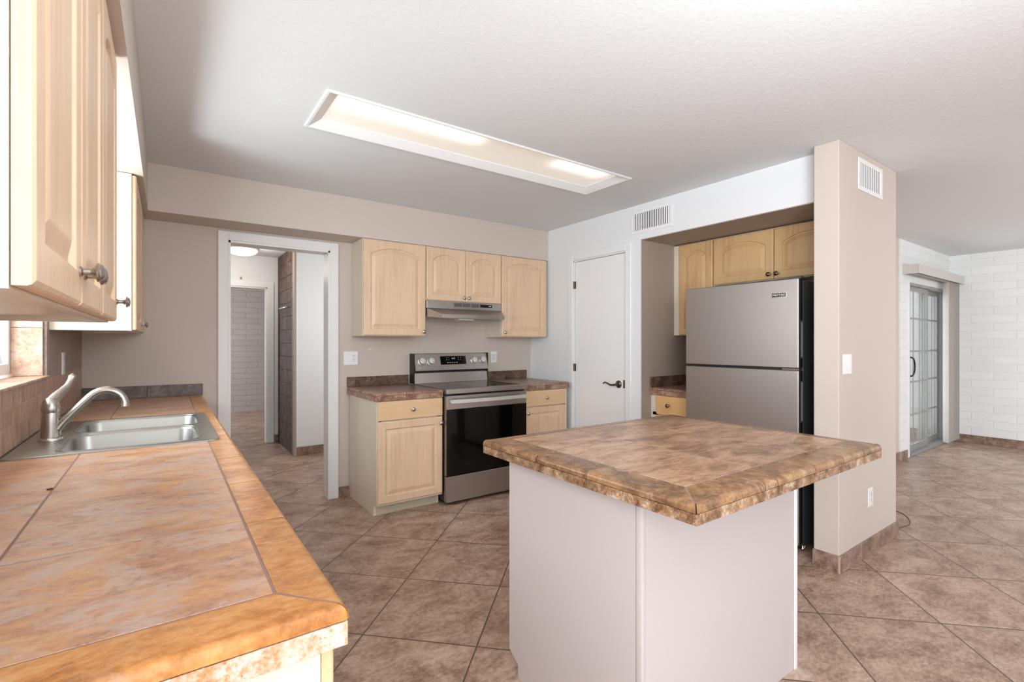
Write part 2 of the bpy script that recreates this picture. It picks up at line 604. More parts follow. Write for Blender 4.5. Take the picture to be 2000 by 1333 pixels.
# ceiling with the opening for the light well
LX0, LX1, LY0, LY1 = 0.655, 2.555, 2.305, 2.630
c = MB()
HX0, HX1, HY0, HY1 = LX0 - 0.052, LX1 + 0.052, LY0 - 0.048, LY1 + 0.048
c.box(-0.60, HX0, -4.2, 4.225, ZC, ZC + 0.1).box(HX1, 9.0, -4.2, 4.225, ZC, ZC + 0.1)
c.box(HX0, HX1, -4.2, HY0, ZC, ZC + 0.1).box(HX0, HX1, HY1, 4.225, ZC, ZC + 0.1)
struct('ceiling', c, M['ceiling'], 'pale grey textured ceiling over kitchen and living room', 'ceiling')

# left wall with sink window
WY0, WY1, WZ0, WZ1 = 1.875, 2.990, 1.140, 2.080
XP = -0.445
w = MB()
w.box(-0.60, XP, -4.2, WY0, 0, ZC).box(-0.60, XP, WY1, YB, 0, ZC)
w.box(-0.60, XP, WY0, WY1, 0, WZ0 - 0.012).box(-0.60, XP, WY0, WY1, WZ1, ZC)
struct('wall_left', w, M['beige'], 'beige window wall behind the sink', 'wall')

# back wall with the doorway
DX0, DX1, DZ = 0.376, 1.096, 2.036
w = MB()
w.box(-0.60, DX0, YB, YB + 0.12, 0, ZC).box(DX1, XR + 0.1, YB, YB + 0.12, 0, ZC).box(DX0, DX1, YB, YB + 0.12, DZ, ZC)
struct('wall_back', w, M['beige'], 'beige wall behind the stove with a cased doorway', 'wall')
struct('soffit_back', box(XS, XR - 0.001, YS, YB - 0.001, ZS, ZC - 0.001), M['beige'], 'beige boxed soffit above the stove cabinets', 'soffit')
struct('soffit_left', box(XP + 0.001, XS, -1.5, YB - 0.001, ZS, ZC - 0.001), M['beige'], 'beige boxed soffit along the window wall', 'soffit')

# right wall: pantry door opening and refrigerator niche opening
PY0, PY1, PZ = 2.787, 3.437, 2.066
NY0, NY1, NZ = 1.2716, 2.620, 2.130
XN = 3.94
w = MB()
w.box(XR, XR + 0.1, PY1, YB, 0, ZC).box(XR, XR + 0.1, PY0, PY1, PZ, ZC).box(XR, XR + 0.1, NY1 + 0.008, PY0, 0, ZC)
w.box(XR, XR + 0.1, NY0, NY1 + 0.008, NZ + 0.006, ZC)
struct('wall_right', w, M['white'], 'white wall with the pantry door and the header over the niche', 'wall')
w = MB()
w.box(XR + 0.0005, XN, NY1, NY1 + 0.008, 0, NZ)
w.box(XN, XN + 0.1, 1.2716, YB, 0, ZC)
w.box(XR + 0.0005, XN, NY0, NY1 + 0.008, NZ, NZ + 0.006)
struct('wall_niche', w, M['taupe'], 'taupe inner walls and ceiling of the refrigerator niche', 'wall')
# wing wall that ends the niche
CX0, CX1, CY0, CY1 = 3.058, 3.962, 1.1406, 1.2706
struct('wall_wing', box(CX0, CX1, CY0, CY1, 0, ZC, bevel=0.004), M['beige'], 'beige wing wall standing right of the refrigerator', 'wall')

# living room beyond
YW = 1.846
SX0, SX1, SZ = 6.80, 8.26, 1.965
struct('wall_passage', box(XN + 0.1, 6.535, YW + 0.012, YW + 0.14, 0, ZC), M['beige'], 'beige strip of wall left of the painted brick', 'wall')
w = MB()
w.box(6.535, SX0, YW, YW + 0.14, 0, ZC).box(SX0, SX1, YW, YW + 0.14, SZ, ZC).box(SX1, 8.56, YW, YW + 0.14, 0, ZC)
struct('wall_patio', w, M['brick_x'], 'white painted slump brick wall around the patio door', 'wall')
struct('wall_far', box(8.42, 8.56, -4.2, YW, 0, ZC), M['brick_y'], 'white painted slump brick wall at the far right', 'wall')
# rear of the room, behind the camera, with two window openings
w = MB()
RY = -3.5
w.box(-0.60, 8.56, RY - 0.1, RY, 0, 0.4).box(-0.60, 8.56, RY - 0.1, RY, 2.38, ZC)
for a, b in ((-0.60, -0.35), (2.95, 4.5), (7.9, 8.56)):
    w.box(a, b, RY - 0.1, RY, 0.4, 2.38)
struct('wall_rear', w, M['beige'], 'beige wall with wide windows behind the viewpoint', 'wall')

# baseboards
def baseboard(name, rects, label, h=0.088):
    m = MB()
    for (x0, x1, y0, y1) in rects:
        along_x = (x1 - x0) > (y1 - y0)
        L = (x1 - x0) if along_x else (y1 - y0)
        k = max(1, round(L / 0.34))
        for i in range(k):
            a, b = i / k * L + 0.0015, (i + 1) / k * L - 0.0015
            if along_x:
                m.box(x0 + a, x0 + b, y0, y1, 0.0006, h, 0.0012)
            else:
                m.box(x0, x1, y0 + a, y0 + b, 0.0006, h, 0.0012)
    o = struct(name, m, M['base_tile'], label, 'baseboard')
    g = MB()
    for (x0, x1, y0, y1) in rects:
        e = 0.0012
        g.box(x0 + e * (x1 - x0 < 0.1), x1 - e * (x1 - x0 < 0.1), y0 + e * (y1 - y0 < 0.1), y1 - e * (y1 - y0 < 0.1), 0.0004, h - 0.001)
    g.build('grout', M['grout_light'], o)
    return o


baseboard('baseboard_wing', [(CX0 - 0.012, CX1 + 0.012, CY0 - 0.0125, CY0 - 0.0005), (CX0 - 0.0125, CX0 - 0.0005, CY0 - 0.0005, CY1)], 'brown tile skirting round the foot of the wing wall', 0.095)
baseboard('baseboard_back', [(1.166, 1.25, YB - 0.0125, YB - 0.0005)], 'brown tile skirting between door casing and base cabinet')
baseboard('baseboard_patio', [(XN + 0.12, 6.53, YW, YW + 0.0115), (6.535, 6.745, YW - 0.0125, YW - 0.0005)], 'brown tile skirting left of the patio door')
baseboard('baseboard_far', [(8.4075, 8.4195, -3.3, YW - 0.001)], 'brown tile skirting under the far white brick wall', 0.1)

# door casing of the doorway (kitchen side) and its jamb lining
m = MB()
CW = 0.068
m.box(DX0 - CW, DX0, YB - 0.018, YB - 0.0005, 0.0005, DZ + CW, 0.004).box(DX1, DX1 + CW, YB - 0.018, YB - 0.0005, 0.0005, DZ + CW, 0.004)
m.box(DX0 - 0.001, DX1 + 0.001, YB - 0.018, YB - 0.0005, DZ, DZ + CW, 0.004)
m.box(DX0 - 0.0, DX0 + 0.014, YB - 0.012, YB + 0.132, 0.0005, DZ).box(DX1 - 0.014, DX1, YB - 0.012, YB + 0.132, 0.0005, DZ)
m.box(DX0, DX1, YB - 0.012, YB + 0.132, DZ - 0.014, DZ)
struct('trim_1', m, M['trim'], 'white casing and jamb of the doorway left of the stove', 'door casing')

# ------------------------------------------------------------------ hall behind the doorway
HZ = 2.385
HY, HX = 6.87, 1.193
w = MB()
H2X0, H2X1, H2Z = 0.26, 1.062, 1.985
w.box(-1.0, H2X0, HY, HY + 0.12, 0, HZ).box(H2X1, HX, HY, HY + 0.12, 0, HZ).box(H2X0, H2X1, HY, HY + 0.12, H2Z, HZ)
struct('wall_hall', w, M['white'], 'white end wall of the hall with a second doorway', 'wall')
struct('wall_hall_side', box(-1.12, -1.0, YB + 0.12, HY + 0.12, 0, HZ), M['white'], 'white left wall of the hall', 'wall')
w = MB()
w.box(HX + 0.012, 3.3, 5.89, 5.99, 0, HZ)
w.box(3.2, 3.3, YB + 0.12, 5.89, 0, HZ)
struct('wall_hall_panel', w, M['white'], 'flat white wall face on the right in the hall', 'wall')
m = MB()
yy = 5.99
while yy < HY - 0.02:
    zz = 0.0
    y1 = min(yy + 0.30, HY - 0.001)
    while zz < HZ - 0.02:
        z1 = min(zz + 0.16, HZ - 0.001)
        m.box(HX - 0.008, HX + 0.006, yy + 0.002, y1 - 0.002, zz + 0.0015, z1 - 0.0015, 0.0015)
        zz += 0.16
    yy += 0.30
t_ = struct('wall_hall_tile', m, M['hall_tile'], 'dark brown tiled wall strip in the hall', 'tiled wall')
box(HX, HX + 0.05, 5.991, HY, 0, HZ).build('grout', M['grout_dark'], t_)
struct('trim_2', box(HX - 0.008, HX + 0.012, 5.878, 5.990, 0.0, HZ), M['taupe'], 'taupe edge strip between tile and white panel in the hall', 'edge trim')
m = MB()
m.box(H2X1, H2X1 + 0.075, HY - 0.018, HY - 0.0005, 0.0005, H2Z + 0.075, 0.004).box(H2X0 - 0.075, H2X0, HY - 0.018, HY - 0.0005, 0.0005, H2Z + 0.075, 0.004)
m.box(H2X0 - 0.001, H2X1 + 0.001, HY - 0.018, HY - 0.0005, H2Z, H2Z + 0.075, 0.004)
m.box(H2X1 - 0.014, H2X1, HY - 0.01, HY + 0.13, 0.0005, H2Z).box(H2X0, H2X1, HY - 0.01, HY + 0.13, H2Z - 0.014, H2Z)
struct('trim_3', m, M['trim'], 'white casing of the second doorway at the end of the hall', 'door casing')
baseboard('baseboard_hall', [(HX + 0.013, 3.1, 5.877, 5.889), (1.138, HX - 0.009, HY - 0.0125, HY - 0.0005)], 'dark brown tile skirting along the hall walls', 0.10)
struct('ceiling_hall', box(-1.0, 3.2, YB + 0.12, HY + 0.12, HZ, HZ + 0.05), M['ceiling'], 'white hall ceiling', 'ceiling')
# room beyond the hall
struct('wall_back_room', box(-2.2, 3.6, 10.28, 10.4, 0, 2.4), M['brick_dim'], 'grey painted brick wall seen through the second doorway', 'wall')
struct('wall_back_room_sides', MB().box(-2.3, -2.2, 6.99, 10.28, 0, 2.4).box(3.6, 3.7, 6.99, 10.28, 0, 2.4).box(-2.2, -1.0, 6.87, 6.99, 0, 2.4).box(HX, 3.6, 6.87, 6.99, 0, 2.4), M['beige'], 'beige side walls of the room past the hall', 'wall')
struct('ceiling_back_room', box(-2.2, 3.6, 6.99, 10.28, 2.4, 2.45), M['ceiling'], 'ceiling of the room past the hall', 'ceiling')

r = thing('flush_ceiling_light', (0.722, 6.38, HZ - 0.0006), 'round glowing dome light on the hall ceiling', 'ceiling light')
MB().lathe([(0.165, 0), (0.17, -0.012), (0.168, -0.022)], seg=32).build('base_ring', M['taupe'], r, True)
MB().lathe([(0.163, -0.0225), (0.160, -0.04), (0.140, -0.062), (0.10, -0.079), (0.05, -0.087), (0.001, -0.089)], seg=32).build('dome_shade', M['dome'], r, True)
pl = bpy.data.lights.new('hall_bulb', 'POINT')
pl.energy = 7
pl.color = (1.0, 0.93, 0.84)
pl.shadow_soft_size = 0.12
po = bpy.data.objects.new('hall_bulb', pl)
po.location = (0.722, 6.2, HZ - 0.2)
COL.objects.link(po)
r = thing('towel_bar', (HX - 0.0085, 6.15, 1.70), 'short metal bar on the brown tiled wall in the hall', 'towel bar')
MB().tube([(0, 0.0, 0), (-0.035, 0.0, 0.0), (-0.045, 0.02, 0), (-0.045, 0.36, 0), (-0.035, 0.38, 0), (0, 0.38, 0)], 0.010).build('rail', M['chrome'], r, True)
r = thing('wall_hook', (0.765, HY - 0.0006, 2.09), 'tiny metal hook above the second doorway in the hall', 'hook')
MB().box(-0.014, 0.014, -0.004, 0, -0.02, 0.02, 0.001).build('plate', M['bronze'], r)
MB().tube([(0, -0.0042, 0.008), (0, -0.02, 0.006), (0, -0.024, -0.006), (0, -0.016, -0.012)], 0.004, 8).build('hook_arm', M['bronze'], r, True)

# ------------------------------------------------------------------ sink window and tile
FX = -0.548
wn = struct('window_1', MB().box(FX - 0.04, FX, WY0, WY0 + 0.045, WZ0 + 0.012, WZ1).box(FX - 0.04, FX, WY1 - 0.045, WY1, WZ0 + 0.012, WZ1)
            .box(FX - 0.04, FX, WY0 + 0.045, WY1 - 0.045, WZ0 + 0.012, WZ0 + 0.055).box(FX - 0.04, FX, WY0 + 0.045, WY1 - 0.045, WZ1 - 0.045, WZ1), M['vinyl'],
            'white framed window over the sink', 'window')
m = MB()
cy = (WY0 + WY1) / 2
for a, b in ((WY0 + 0.046, cy + 0.02), (cy - 0.02, WY1 - 0.046)):
    xo = FX - 0.018 if a < cy - 0.1 else FX - 0.030
    m.box(xo - 0.012, xo, a, a + 0.03, WZ0 + 0.056, WZ1 - 0.046).box(xo - 0.012, xo, b - 0.03, b, WZ0 + 0.056, WZ1 - 0.046)
    m.box(xo - 0.012, xo, a + 0.03, b - 0.03, WZ0 + 0.056, WZ0 + 0.09).box(xo - 0.012, xo, a + 0.03, b - 0.03, WZ1 - 0.076, WZ1 - 0.046)
m.build('sash', M['vinyl'], wn)
box(FX - 0.026, FX - 0.022, WY0 + 0.05, WY1 - 0.05, WZ0 + 0.06, WZ1 - 0.05).build('pane', M['glass'], wn)
# tiled reveal (far jamb, near jamb, sill)
m = MB()
m.box(FX + 0.001, XP - 0.0005, WY1 - 0.0115, WY1 - 0.0005, WZ0, 1.352, 0.001).box(FX + 0.001, XP - 0.0005, WY1 - 0.0115, WY1 - 0.0005, 1.355, 1.70, 0.001)
m.box(FX + 0.001, XP - 0.0005, WY1 - 0.0115, WY1 - 0.0005, 1.703, WZ1, 0.001)
m.box(FX + 0.001, XP - 0.0005, WY0 + 0.0005, WY0 + 0.0115, WZ0, WZ1, 0.001)
struct('trim_4', m, M['jamb_tile'], 'light brown tiled jambs of the sink window', 'window jamb')
m = MB()
yy = WY0
while yy < WY1 - 0.01:
    y1 = min(yy + 0.335, WY1)
    m.box(FX + 0.001, XL + 0.012, yy + 0.001, y1 - 0.001, WZ0 - 0.0115, WZ0 - 0.0005, 0.003, 2)
    yy = y1
struct('trim_5', m, M['wall_tile'], 'brown tile sill under the sink window', 'window sill')
# tiled splash on the window wall
m = MB()
rng = random.Random(3)
zr = [(0.916, 0.998), (0.998, 1.063), (1.063, 1.1275)]
for z0, z1 in zr:
    yy = 0.72
    while yy < YB - 0.005:
        wd = rng.choice([0.05, 0.07, 0.075, 0.06]) if z0 > 0.95 else rng.choice([0.11, 0.15, 0.09])
        y1 = min(yy + wd, YB - 0.004)
        m.box(XP + 0.0005, XL, yy + 0.0008, y1 - 0.0008, z0 + 0.001, z1 - 0.001, 0.0012)
        yy += wd
sp_ = struct('trim_6', m, M['wall_tile'], 'rows of small brown tiles on the wall behind the sink', 'wall tile')
m = MB()
m.box(XP + 0.0005, XL, WY1, WY1 + 0.07, 1.1285, 2.1, 0.001)
yy = WY1 + 0.072
while yy < YB - 0.005:
    y1 = min(yy + 0.335, YB - 0.004)
    m.box(XP + 0.0005, XL, yy, y1 - 0.0015, 1.1285, 1.46, 0.001)
    yy += 0.335
m.build('tall_tiles', M['wall_tile_tall'], sp_)
box(XP + 0.0003, XL - 0.0015, 0.72, YB - 0.004, 0.916, 1.1275).build('grout', M['grout_light'], sp_)

# ------------------------------------------------------------------ cabinet parts
def door_mesh(w, h, t=0.019, stile=0.056, arch=0.0, n=18):
    a0 = w / 2 - stile
    apex = h - stile
    R = (a0 * a0 + arch * arch) / (2 * arch) if arch else 0

    def contour(d, y):
        pts = [(stile + d, y, stile + d), (w - stile - d, y, stile + d)]
        a = a0 - d
        for i in range(n + 1):
            x = a - 2 * a * i / n
            if arch:
                z = apex - R + math.sqrt(max((R - d) ** 2 - x * x, 0))
            else:
                z = apex - d
            pts.append((w / 2 + x, y, z))
        return pts

    def outer(i_, y):
        pts = [(i_, y, i_), (w - i_, y, i_)]
        for i in range(n + 1):
            pts.append((w - i_ - (w - 2 * i_) * i / n, y, h - i_))
        return pts
    rings = [outer(0.0, 0.0), outer(0.0, -t + 0.007), outer(0.002, -t + 0.003), outer(0.007, -t), contour(-0.002, -t), contour(0.0, -t + 0.001), contour(0.004, -t + 0.0095),
             contour(0.010, -t + 0.0105), contour(0.036, -t + 0.002), contour(0.040, -t + 0.0012)]
    return MB().loft(rings)


def knob(parent, x, y, z, name='knob', mat=None, s=1.0):
    o = MB().lathe([(0.0085 * s, 0.0), (0.0085 * s, 0.0025), (0.0055 * s, 0.005), (0.005 * s, 0.014), (0.009 * s, 0.019), (0.0155 * s, 0.022),
                    (0.016 * s, 0.0245), (0.0135 * s, 0.0265), (0.0138 * s, 0.0285), (0.010 * s, 0.031), (0.004 * s, 0.0325), (0.0003, 0.033)],
                   (0, 0, 0), (0, -1, 0), 20).build(name, mat or M['nickel'], parent, True)
    o.location = (x, y, z)
    return o


def cab_body(mb, w, h, d, bottom_recess=0.014, t=0.018):
    mb.box(0, t, 0, d, 0, h).box(w - t, w, 0, d, 0, h)
    mb.box(t, w - t, 0.02, d, h - t, h).box(t, w - t, 0.02, d, bottom_recess, bottom_recess + t)
    mb.box(t, w - t, d - 0.006, d, bottom_recess + t, h - t)
    # face frame
    mb.box(t, w - t, 0, 0.02, h - 0.04, h).box(t, w - t, 0, 0.02, 0, 0.034)
    mb.box(t, t + 0.02, 0, 0.02, 0.034, h - 0.04).box(w - t - 0.02, w - t, 0, 0.02, 0.034, h - 0.04)
    return mb


def upper(loc, rz, w, h, d, doors, label, arch=0.05, mat='wood', body='cream', stile=0.056, overhang=0.0, km='nickel', rails=None):
    r = thing('upper_cabinet', loc, label, 'cabinet', rz, 'wall cabinets')
    cb_ = cab_body(MB(), w, h, d)
    if doors[0][0] > 0.05:
        cb_.box(0.038, doors[0][0] + 0.006, 0, 0.02, 0.034, h - 0.04)
    cb_.build('carcass', M[body], r)
    for dd in doors:
        x0, x1, kx, kz = dd[:4]
        dz0 = dd[4] if len(dd) > 4 else 0.004
        o = door_mesh(x1 - x0, h - 0.006 - dz0 - overhang * 0, stile=stile, arch=arch).build('door', M[mat], r)
        o.location = (x0, -0.0012, dz0)
        if kx is not None:
            kn = knob(o, kx - x0, -0.0192, kz - dz0, mat=M[km])
    return r


# stove wall uppers: doors face -Y
BF = 3.820
upper((1.272, BF, 1.340), 0, 0.5425, 0.778, YB - 0.001 - BF, [(0.004, 0.5385, 0.515, 0.038)],
      'tall maple wall cabinet left of the range hood, beside the doorway', 0.055)
upper((1.8160, BF, 1.6495), 0, 0.7795, 0.4685, YB - 0.001 - BF, [(0.004, 0.3885, 0.365, 0.036), (0.3915, 0.7755, 0.415, 0.036)],
      'short two-door maple wall cabinet above the range hood', 0.06)
upper((2.5970, BF, 1.340), 0, 0.5550, 0.778, YB - 0.001 - BF, [(0.004, 0.551, 0.030, 0.042)],
      'tall maple wall cabinet right of the range hood, in the corner', 0.055)
# left wall uppers: doors face +X
LBF = -0.1355
upper((LBF, 0.730, 1.345), PI / 2, 1.100, 0.772, LBF - XP - 0.001, [(0.002, 0.362, 0.338, 0.060), (0.366, 0.712, 0.392, 0.060), (0.716, 1.096, 1.070, 0.060)],
      'pale maple wall cabinet at the near left, three arched doors', 0.05)
r = upper((LBF, 3.030, 1.3455), PI / 2, 1.070, 0.772, LBF - XL - 0.001, [(0.006, 0.640, 0.600, 0.046), (0.660, 1.060, None, 0)],
          'pale maple wall cabinet in the corner past the sink window', 0.05)

# niche uppers: doors face -X
NBF = 3.607
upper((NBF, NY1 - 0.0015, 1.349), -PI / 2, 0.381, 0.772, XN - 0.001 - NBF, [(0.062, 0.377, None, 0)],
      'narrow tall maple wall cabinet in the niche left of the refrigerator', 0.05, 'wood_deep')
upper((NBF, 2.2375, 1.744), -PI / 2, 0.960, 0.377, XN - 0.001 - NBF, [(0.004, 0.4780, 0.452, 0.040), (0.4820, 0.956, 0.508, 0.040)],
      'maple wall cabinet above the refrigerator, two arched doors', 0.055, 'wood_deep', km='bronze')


def base(loc, rz, w, d, fronts, label, h=0.858, toe=0.085, mat='wood', math_='woodh', toe_in=0.065, left_open=False, sink=False):
    r = thing('base_cabinet', loc, label, 'cabinet', rz, 'base cabinets')
    t = 0.018
    m = MB()
    # side panels notched at the toe
    prof = [(0.0, toe), (0.0, h), (d, h), (d, 0.0008), (toe_in, 0.0008), (toe_in, toe)]
    m.prism(prof, 'x', 0, t).prism(prof, 'x', w - t, w)
    m.box(t, w - t, 0.02, d, toe, toe + t).box(t, w - t, d - 0.006, d, toe + t, h)
    m.box(t, w - t, 0, 0.02, h - 0.03, h).box(t, w - t, 0, 0.02, toe, toe + 0.03).box(t, t + 0.02, 0, 0.02, toe + 0.03, h - 0.03).box(w - t - 0.02, w - t, 0, 0.02, toe + 0.03, h - 0.03)
    m.box(t, w - t, 0, 0.02, 0.69, 0.715)
    if fronts[0][1] > 0.05:
        m.box(t + 0.02, fronts[0][1] + 0.006, 0, 0.02, toe + 0.03, h - 0.03)
    m.build('carcass', M['cream'], r)
    box(t, w - t, toe_in, toe_in + 0.012, 0.0008, toe).build('toe_kick', M['toekick'], r)
    for kind, x0, x1, z0, z1, kx, kz in fronts:
        if kind == 'drawer':
            o = MB().box(0, x1 - x0, -0.019, 0, 0, z1 - z0, 0.004, 2).build('drawer', M[math_], r)
        else:
            o = door_mesh(x1 - x0, z1 - z0).build('door', M[mat], r)
        o.location = (x0, -0.0012, z0)
        if kx is not None:
            knob(o, kx - x0, -0.0192, kz - z0, mat=M['nickel'] if mat == 'wood' else M['bronze'])
    return r


base((1.2535, 3.4515, 0), 0, 0.5310, YB - 0.014 - 3.4515, [('drawer', 0.004, 0.527, 0.712, 0.852, 0.272, 0.782), ('door', 0.004, 0.527, 0.100, 0.704, 0.505, 0.655)],
     'maple base cabinet left of the stove, drawer over one door')
base((2.5820, 3.4515, 0), 0, 0.5220, YB - 0.014 - 3.4515, [('drawer', 0.004, 0.490, 0.712, 0.852, 0.255, 0.782), ('door', 0.004, 0.490, 0.100, 0.704, 0.040, 0.655)],
     'maple base cabinet right of the stove, drawer over one door')
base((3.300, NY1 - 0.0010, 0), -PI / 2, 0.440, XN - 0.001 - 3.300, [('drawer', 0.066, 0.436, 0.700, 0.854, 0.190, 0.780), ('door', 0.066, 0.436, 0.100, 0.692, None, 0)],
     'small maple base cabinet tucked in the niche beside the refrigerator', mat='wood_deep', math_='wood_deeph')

# long base cabinet under the sink counter, doors face +X
r = thing('base_cabinet', (0.180, 0.722, 0), 'long cream base cabinet under the sink counter', 'cabinet', PI / 2, 'base cabinets')
Lc = YB - 0.003 - 0.722
m = MB()
prof = [(0.0, 0.085), (0.0, 0.858), (0.60, 0.858), (0.60, 0.0008), (0.065, 0.0008), (0.065, 0.085)]
m.prism(prof, 'x', 0, 0.018).prism(prof, 'x', Lc - 0.018, Lc)
m.box(0.018, Lc - 0.018, 0.02, 0.60, 0.085, 0.103).box(0.018, Lc - 0.018, 0.594, 0.60, 0.103, 0.858)
m.box(0.018, Lc - 0.018, 0, 0.02, 0.828, 0.858).box(0.018, Lc - 0.018, 0, 0.02, 0.085, 0.115)
m.build('carcass', M['cream'], r)
box(0.018, Lc - 0.018, 0.065, 0.077, 0.0008, 0.085).build('toe_kick', M['toekick'], r)
k = 7
dw = (Lc - 0.004) / k
for i in range(k):
    o = door_mesh(dw - 0.004, 0.600).build('door', M['wood'], r)
    o.location = (0.004 + i * dw, -0.0012, 0.100)
    knob(o, dw - 0.03 if i % 2 == 0 else 0.026, -0.0192, 0.556)
    o = MB().box(0, dw - 0.004, -0.019, 0, 0, 0.140, 0.004, 2).build('drawer', M['woodh'], r)
    o.location = (0.004 + i * dw, -0.0012, 0.712)
    knob(o, dw / 2, -0.0192, 0.07)


# ------------------------------------------------------------------ tiled worktops
def cuts(a, b, joints):
    js = [a] + [j for j in joints if a + 0.01 < j < b - 0.01] + [b]
    return list(zip(js, js[1:]))


G = 0.0024


def tiles(mb, xs, ys, z0, z1, bev=0.001):
    for x0, x1 in xs:
        for y0, y1 in ys:
            mb.box(x0 + G, x1 - G, y0 + G, y1 - G, z0, z1, bev, 2)


def edge_x(mb, x0, x1, ya, yb, z0, z1, front, joints, miter0=0.0, miter1=0.0, r=0.014):
    """run of rounded edge tiles along x; front=-1: nose on ya side, +1: nose on yb side. miter: inset of the inner edge at each end"""
    seg = 5
    for a, b in cuts(x0, x1, joints):
        m0 = miter0 if a == x0 else 0.0
        m1 = miter1 if b == x1 else 0.0
        prof = []
        yo, yi = (ya, yb - G) if front < 0 else (yb, ya + G)
        s = -1 if front < 0 else 1
        prof.append((yi, z0))
        prof.append((yo, z0))
        for k_ in range(seg + 1):
            an = PI / 2 * k_ / seg
            prof.append((yo - s * (r - r * math.cos(an)), z1 - r + r * math.sin(an)))
        prof.append((yi, z1))
        W_ = abs(yi - yo)
        ringA = [(a + G * (m0 == 0) + (m0 * abs(p[0] - yo) / W_ + (G if m0 else 0)), p[0], p[1]) for p in prof]
        ringB = [(b - G * (m1 == 0) - (m1 * abs(p[0] - yo) / W_ + (G if m1 else 0)), p[0], p[1]) for p in prof]
        mb.loft([ringA, ringB])


def edge_y(mb, y0, y1, xa, xb, z0, z1, front, joints, miter0=0.0, miter1=0.0, r=0.014):
    tmp = MB()
    edge_x(tmp, y0, y1, xa, xb, z0, z1, front, joints, miter0, miter1, r)
    for v in tmp.bm.verts:
        v.co = Vector((v.co.y, v.co.x, v.co.z))
    bmesh.ops.reverse_faces(tmp.bm, faces=list(tmp.bm.faces))
    mb._merge(tmp.bm)


ZT = 0.914
# --- island
IX0, IX1, IY0, IY1, IZ = 1.0132, 2.1886, 0.6736, 1.6145, 0.9056
r = thing('worktop', ((IX0 + IX1) / 2, (IY0 + IY1) / 2, 0.855), 'square brown tiled worktop on top of the white island', 'worktop', 0, 'tiled worktops')
ox, oy, oz = r.location


def sh(mb):
    return mb.move((-ox, -oy, -oz))


zb = IZ - 0.022
m = MB().box(IX0 + 0.013, IX1 - 0.013, IY0 + 0.013, IY1 - 0.013, 0.8552, IZ - 0.0009)
sh(m).build('grout_bed', M['grout'], r)
fx0, fx1, fy0, fy1 = 1.118, 2.139, 0.777, 1.562
m = MB()
tiles(m, cuts(fx0, fx1, [1.462, 1.812]), cuts(fy0, fy1, [0.990, 1.350]), IZ - 0.008, IZ)
sh(m).build('field_tiles', M['isl_field'], r)
m = MB()
wl, wn_, wr, wb = fx0 - IX0, fy0 - IY0, IX1 - fx1, IY1 - fy1
edge_x(m, IX0, IX1, IY0, fy0, zb, IZ, -1, [1.400, 1.635, 1.845, 2.02], wl, wr)
edge_x(m, IX0, IX1, fy1, IY1, zb, IZ, 1, [1.30, 1.6, 1.9], wl, wr)
edge_y(m, IY0, IY1, IX0, fx0, zb, IZ, -1, [1.041, 1.281], wn_, wb)
edge_y(m, IY0, IY1, fx1, IX1, zb, IZ, 1, [0.98, 1.29], wn_, wb)
sh(m).build('border_tiles', M['isl_edge'], r, True)
m = MB()
for a, b in cuts(IX0, IX1, [1.400, 1.635, 1.845]):
    m.box(a + G / 2, b - G / 2, IY0 + 0.0005, IY0 + 0.012, 0.8545, zb - 0.002, 0.0008)
    m.box(a + G / 2, b - G / 2, IY1 - 0.012, IY1 - 0.0005, 0.8545, zb - 0.002, 0.0008)
for a, b in cuts(IY0 + 0.012, IY1 - 0.012, [1.041, 1.281]):
    m.box(IX0 + 0.0005, IX0 + 0.012, a + G / 2, b - G / 2, 0.8545, zb - 0.002, 0.0008)
    m.box(IX1 - 0.012, IX1 - 0.0005, a + G / 2, b - G / 2, 0.8545, zb - 0.002, 0.0008)
sh(m).build('apron_tiles', M['isl_apron'], r)

# island cabinet
BX0, BX1, BY0, BY1 = 1.0998, 2.0283, 0.908, 1.554
r = thing('island_cabinet', ((BX0 + BX1) / 2, (BY0 + BY1) / 2, 0), 'white painted island cabinet with plain side panels', 'kitchen island')
ox, oy, oz = r.location
m = MB()
prof = [(BY0, 0.0008), (BY0, 0.8538), (BY1, 0.8538), (BY1, 0.085), (BY1 - 0.055, 0.05), (BY1 - 0.055, 0.0008)]
m.prism(prof, 'x', BX0 + 0.004, BX1)
sh(m).build('carcass', M['island'], r)
m = MB()
prof2 = [(BY0 + 0.02, 0.0008), (BY0 + 0.02, 0.8538), (BY1 + 0.002, 0.8538), (BY1 + 0.002, 0.085), (BY1 - 0.055, 0.05), (BY1 - 0.055, 0.0008)]
m.prism(prof2, 'x', BX0, BX0 + 0.0035)
sh(m).build('side_panel', M['island'], r)
m = MB().box(BX0 - 0.002, BX0 + 0.016, BY0 - 0.004, BY0 + 0.0185, 0.0008, 0.8538, 0.003, 2)
sh(m).build('corner_trim', M['island'], r, True)
m = MB().box(BX1 - 0.018, BX1 + 0.003, BY0 - 0.006, BY0 - 0.0004, 0.0008, 0.8538, 0.002, 2)
sh(m).build('edge_trim', M['trim'], r, True)
m = MB()
m.box(BX0 + 0.01, BX0 + 0.47, BY1 + 0.003, BY1 + 0.021, 0.1, 0.690, 0.004).box(BX0 + 0.474, BX1 - 0.01, BY1 + 0.003, BY1 + 0.021, 0.1, 0.690, 0.004)
sh(m).build('door', M['wood'], r)

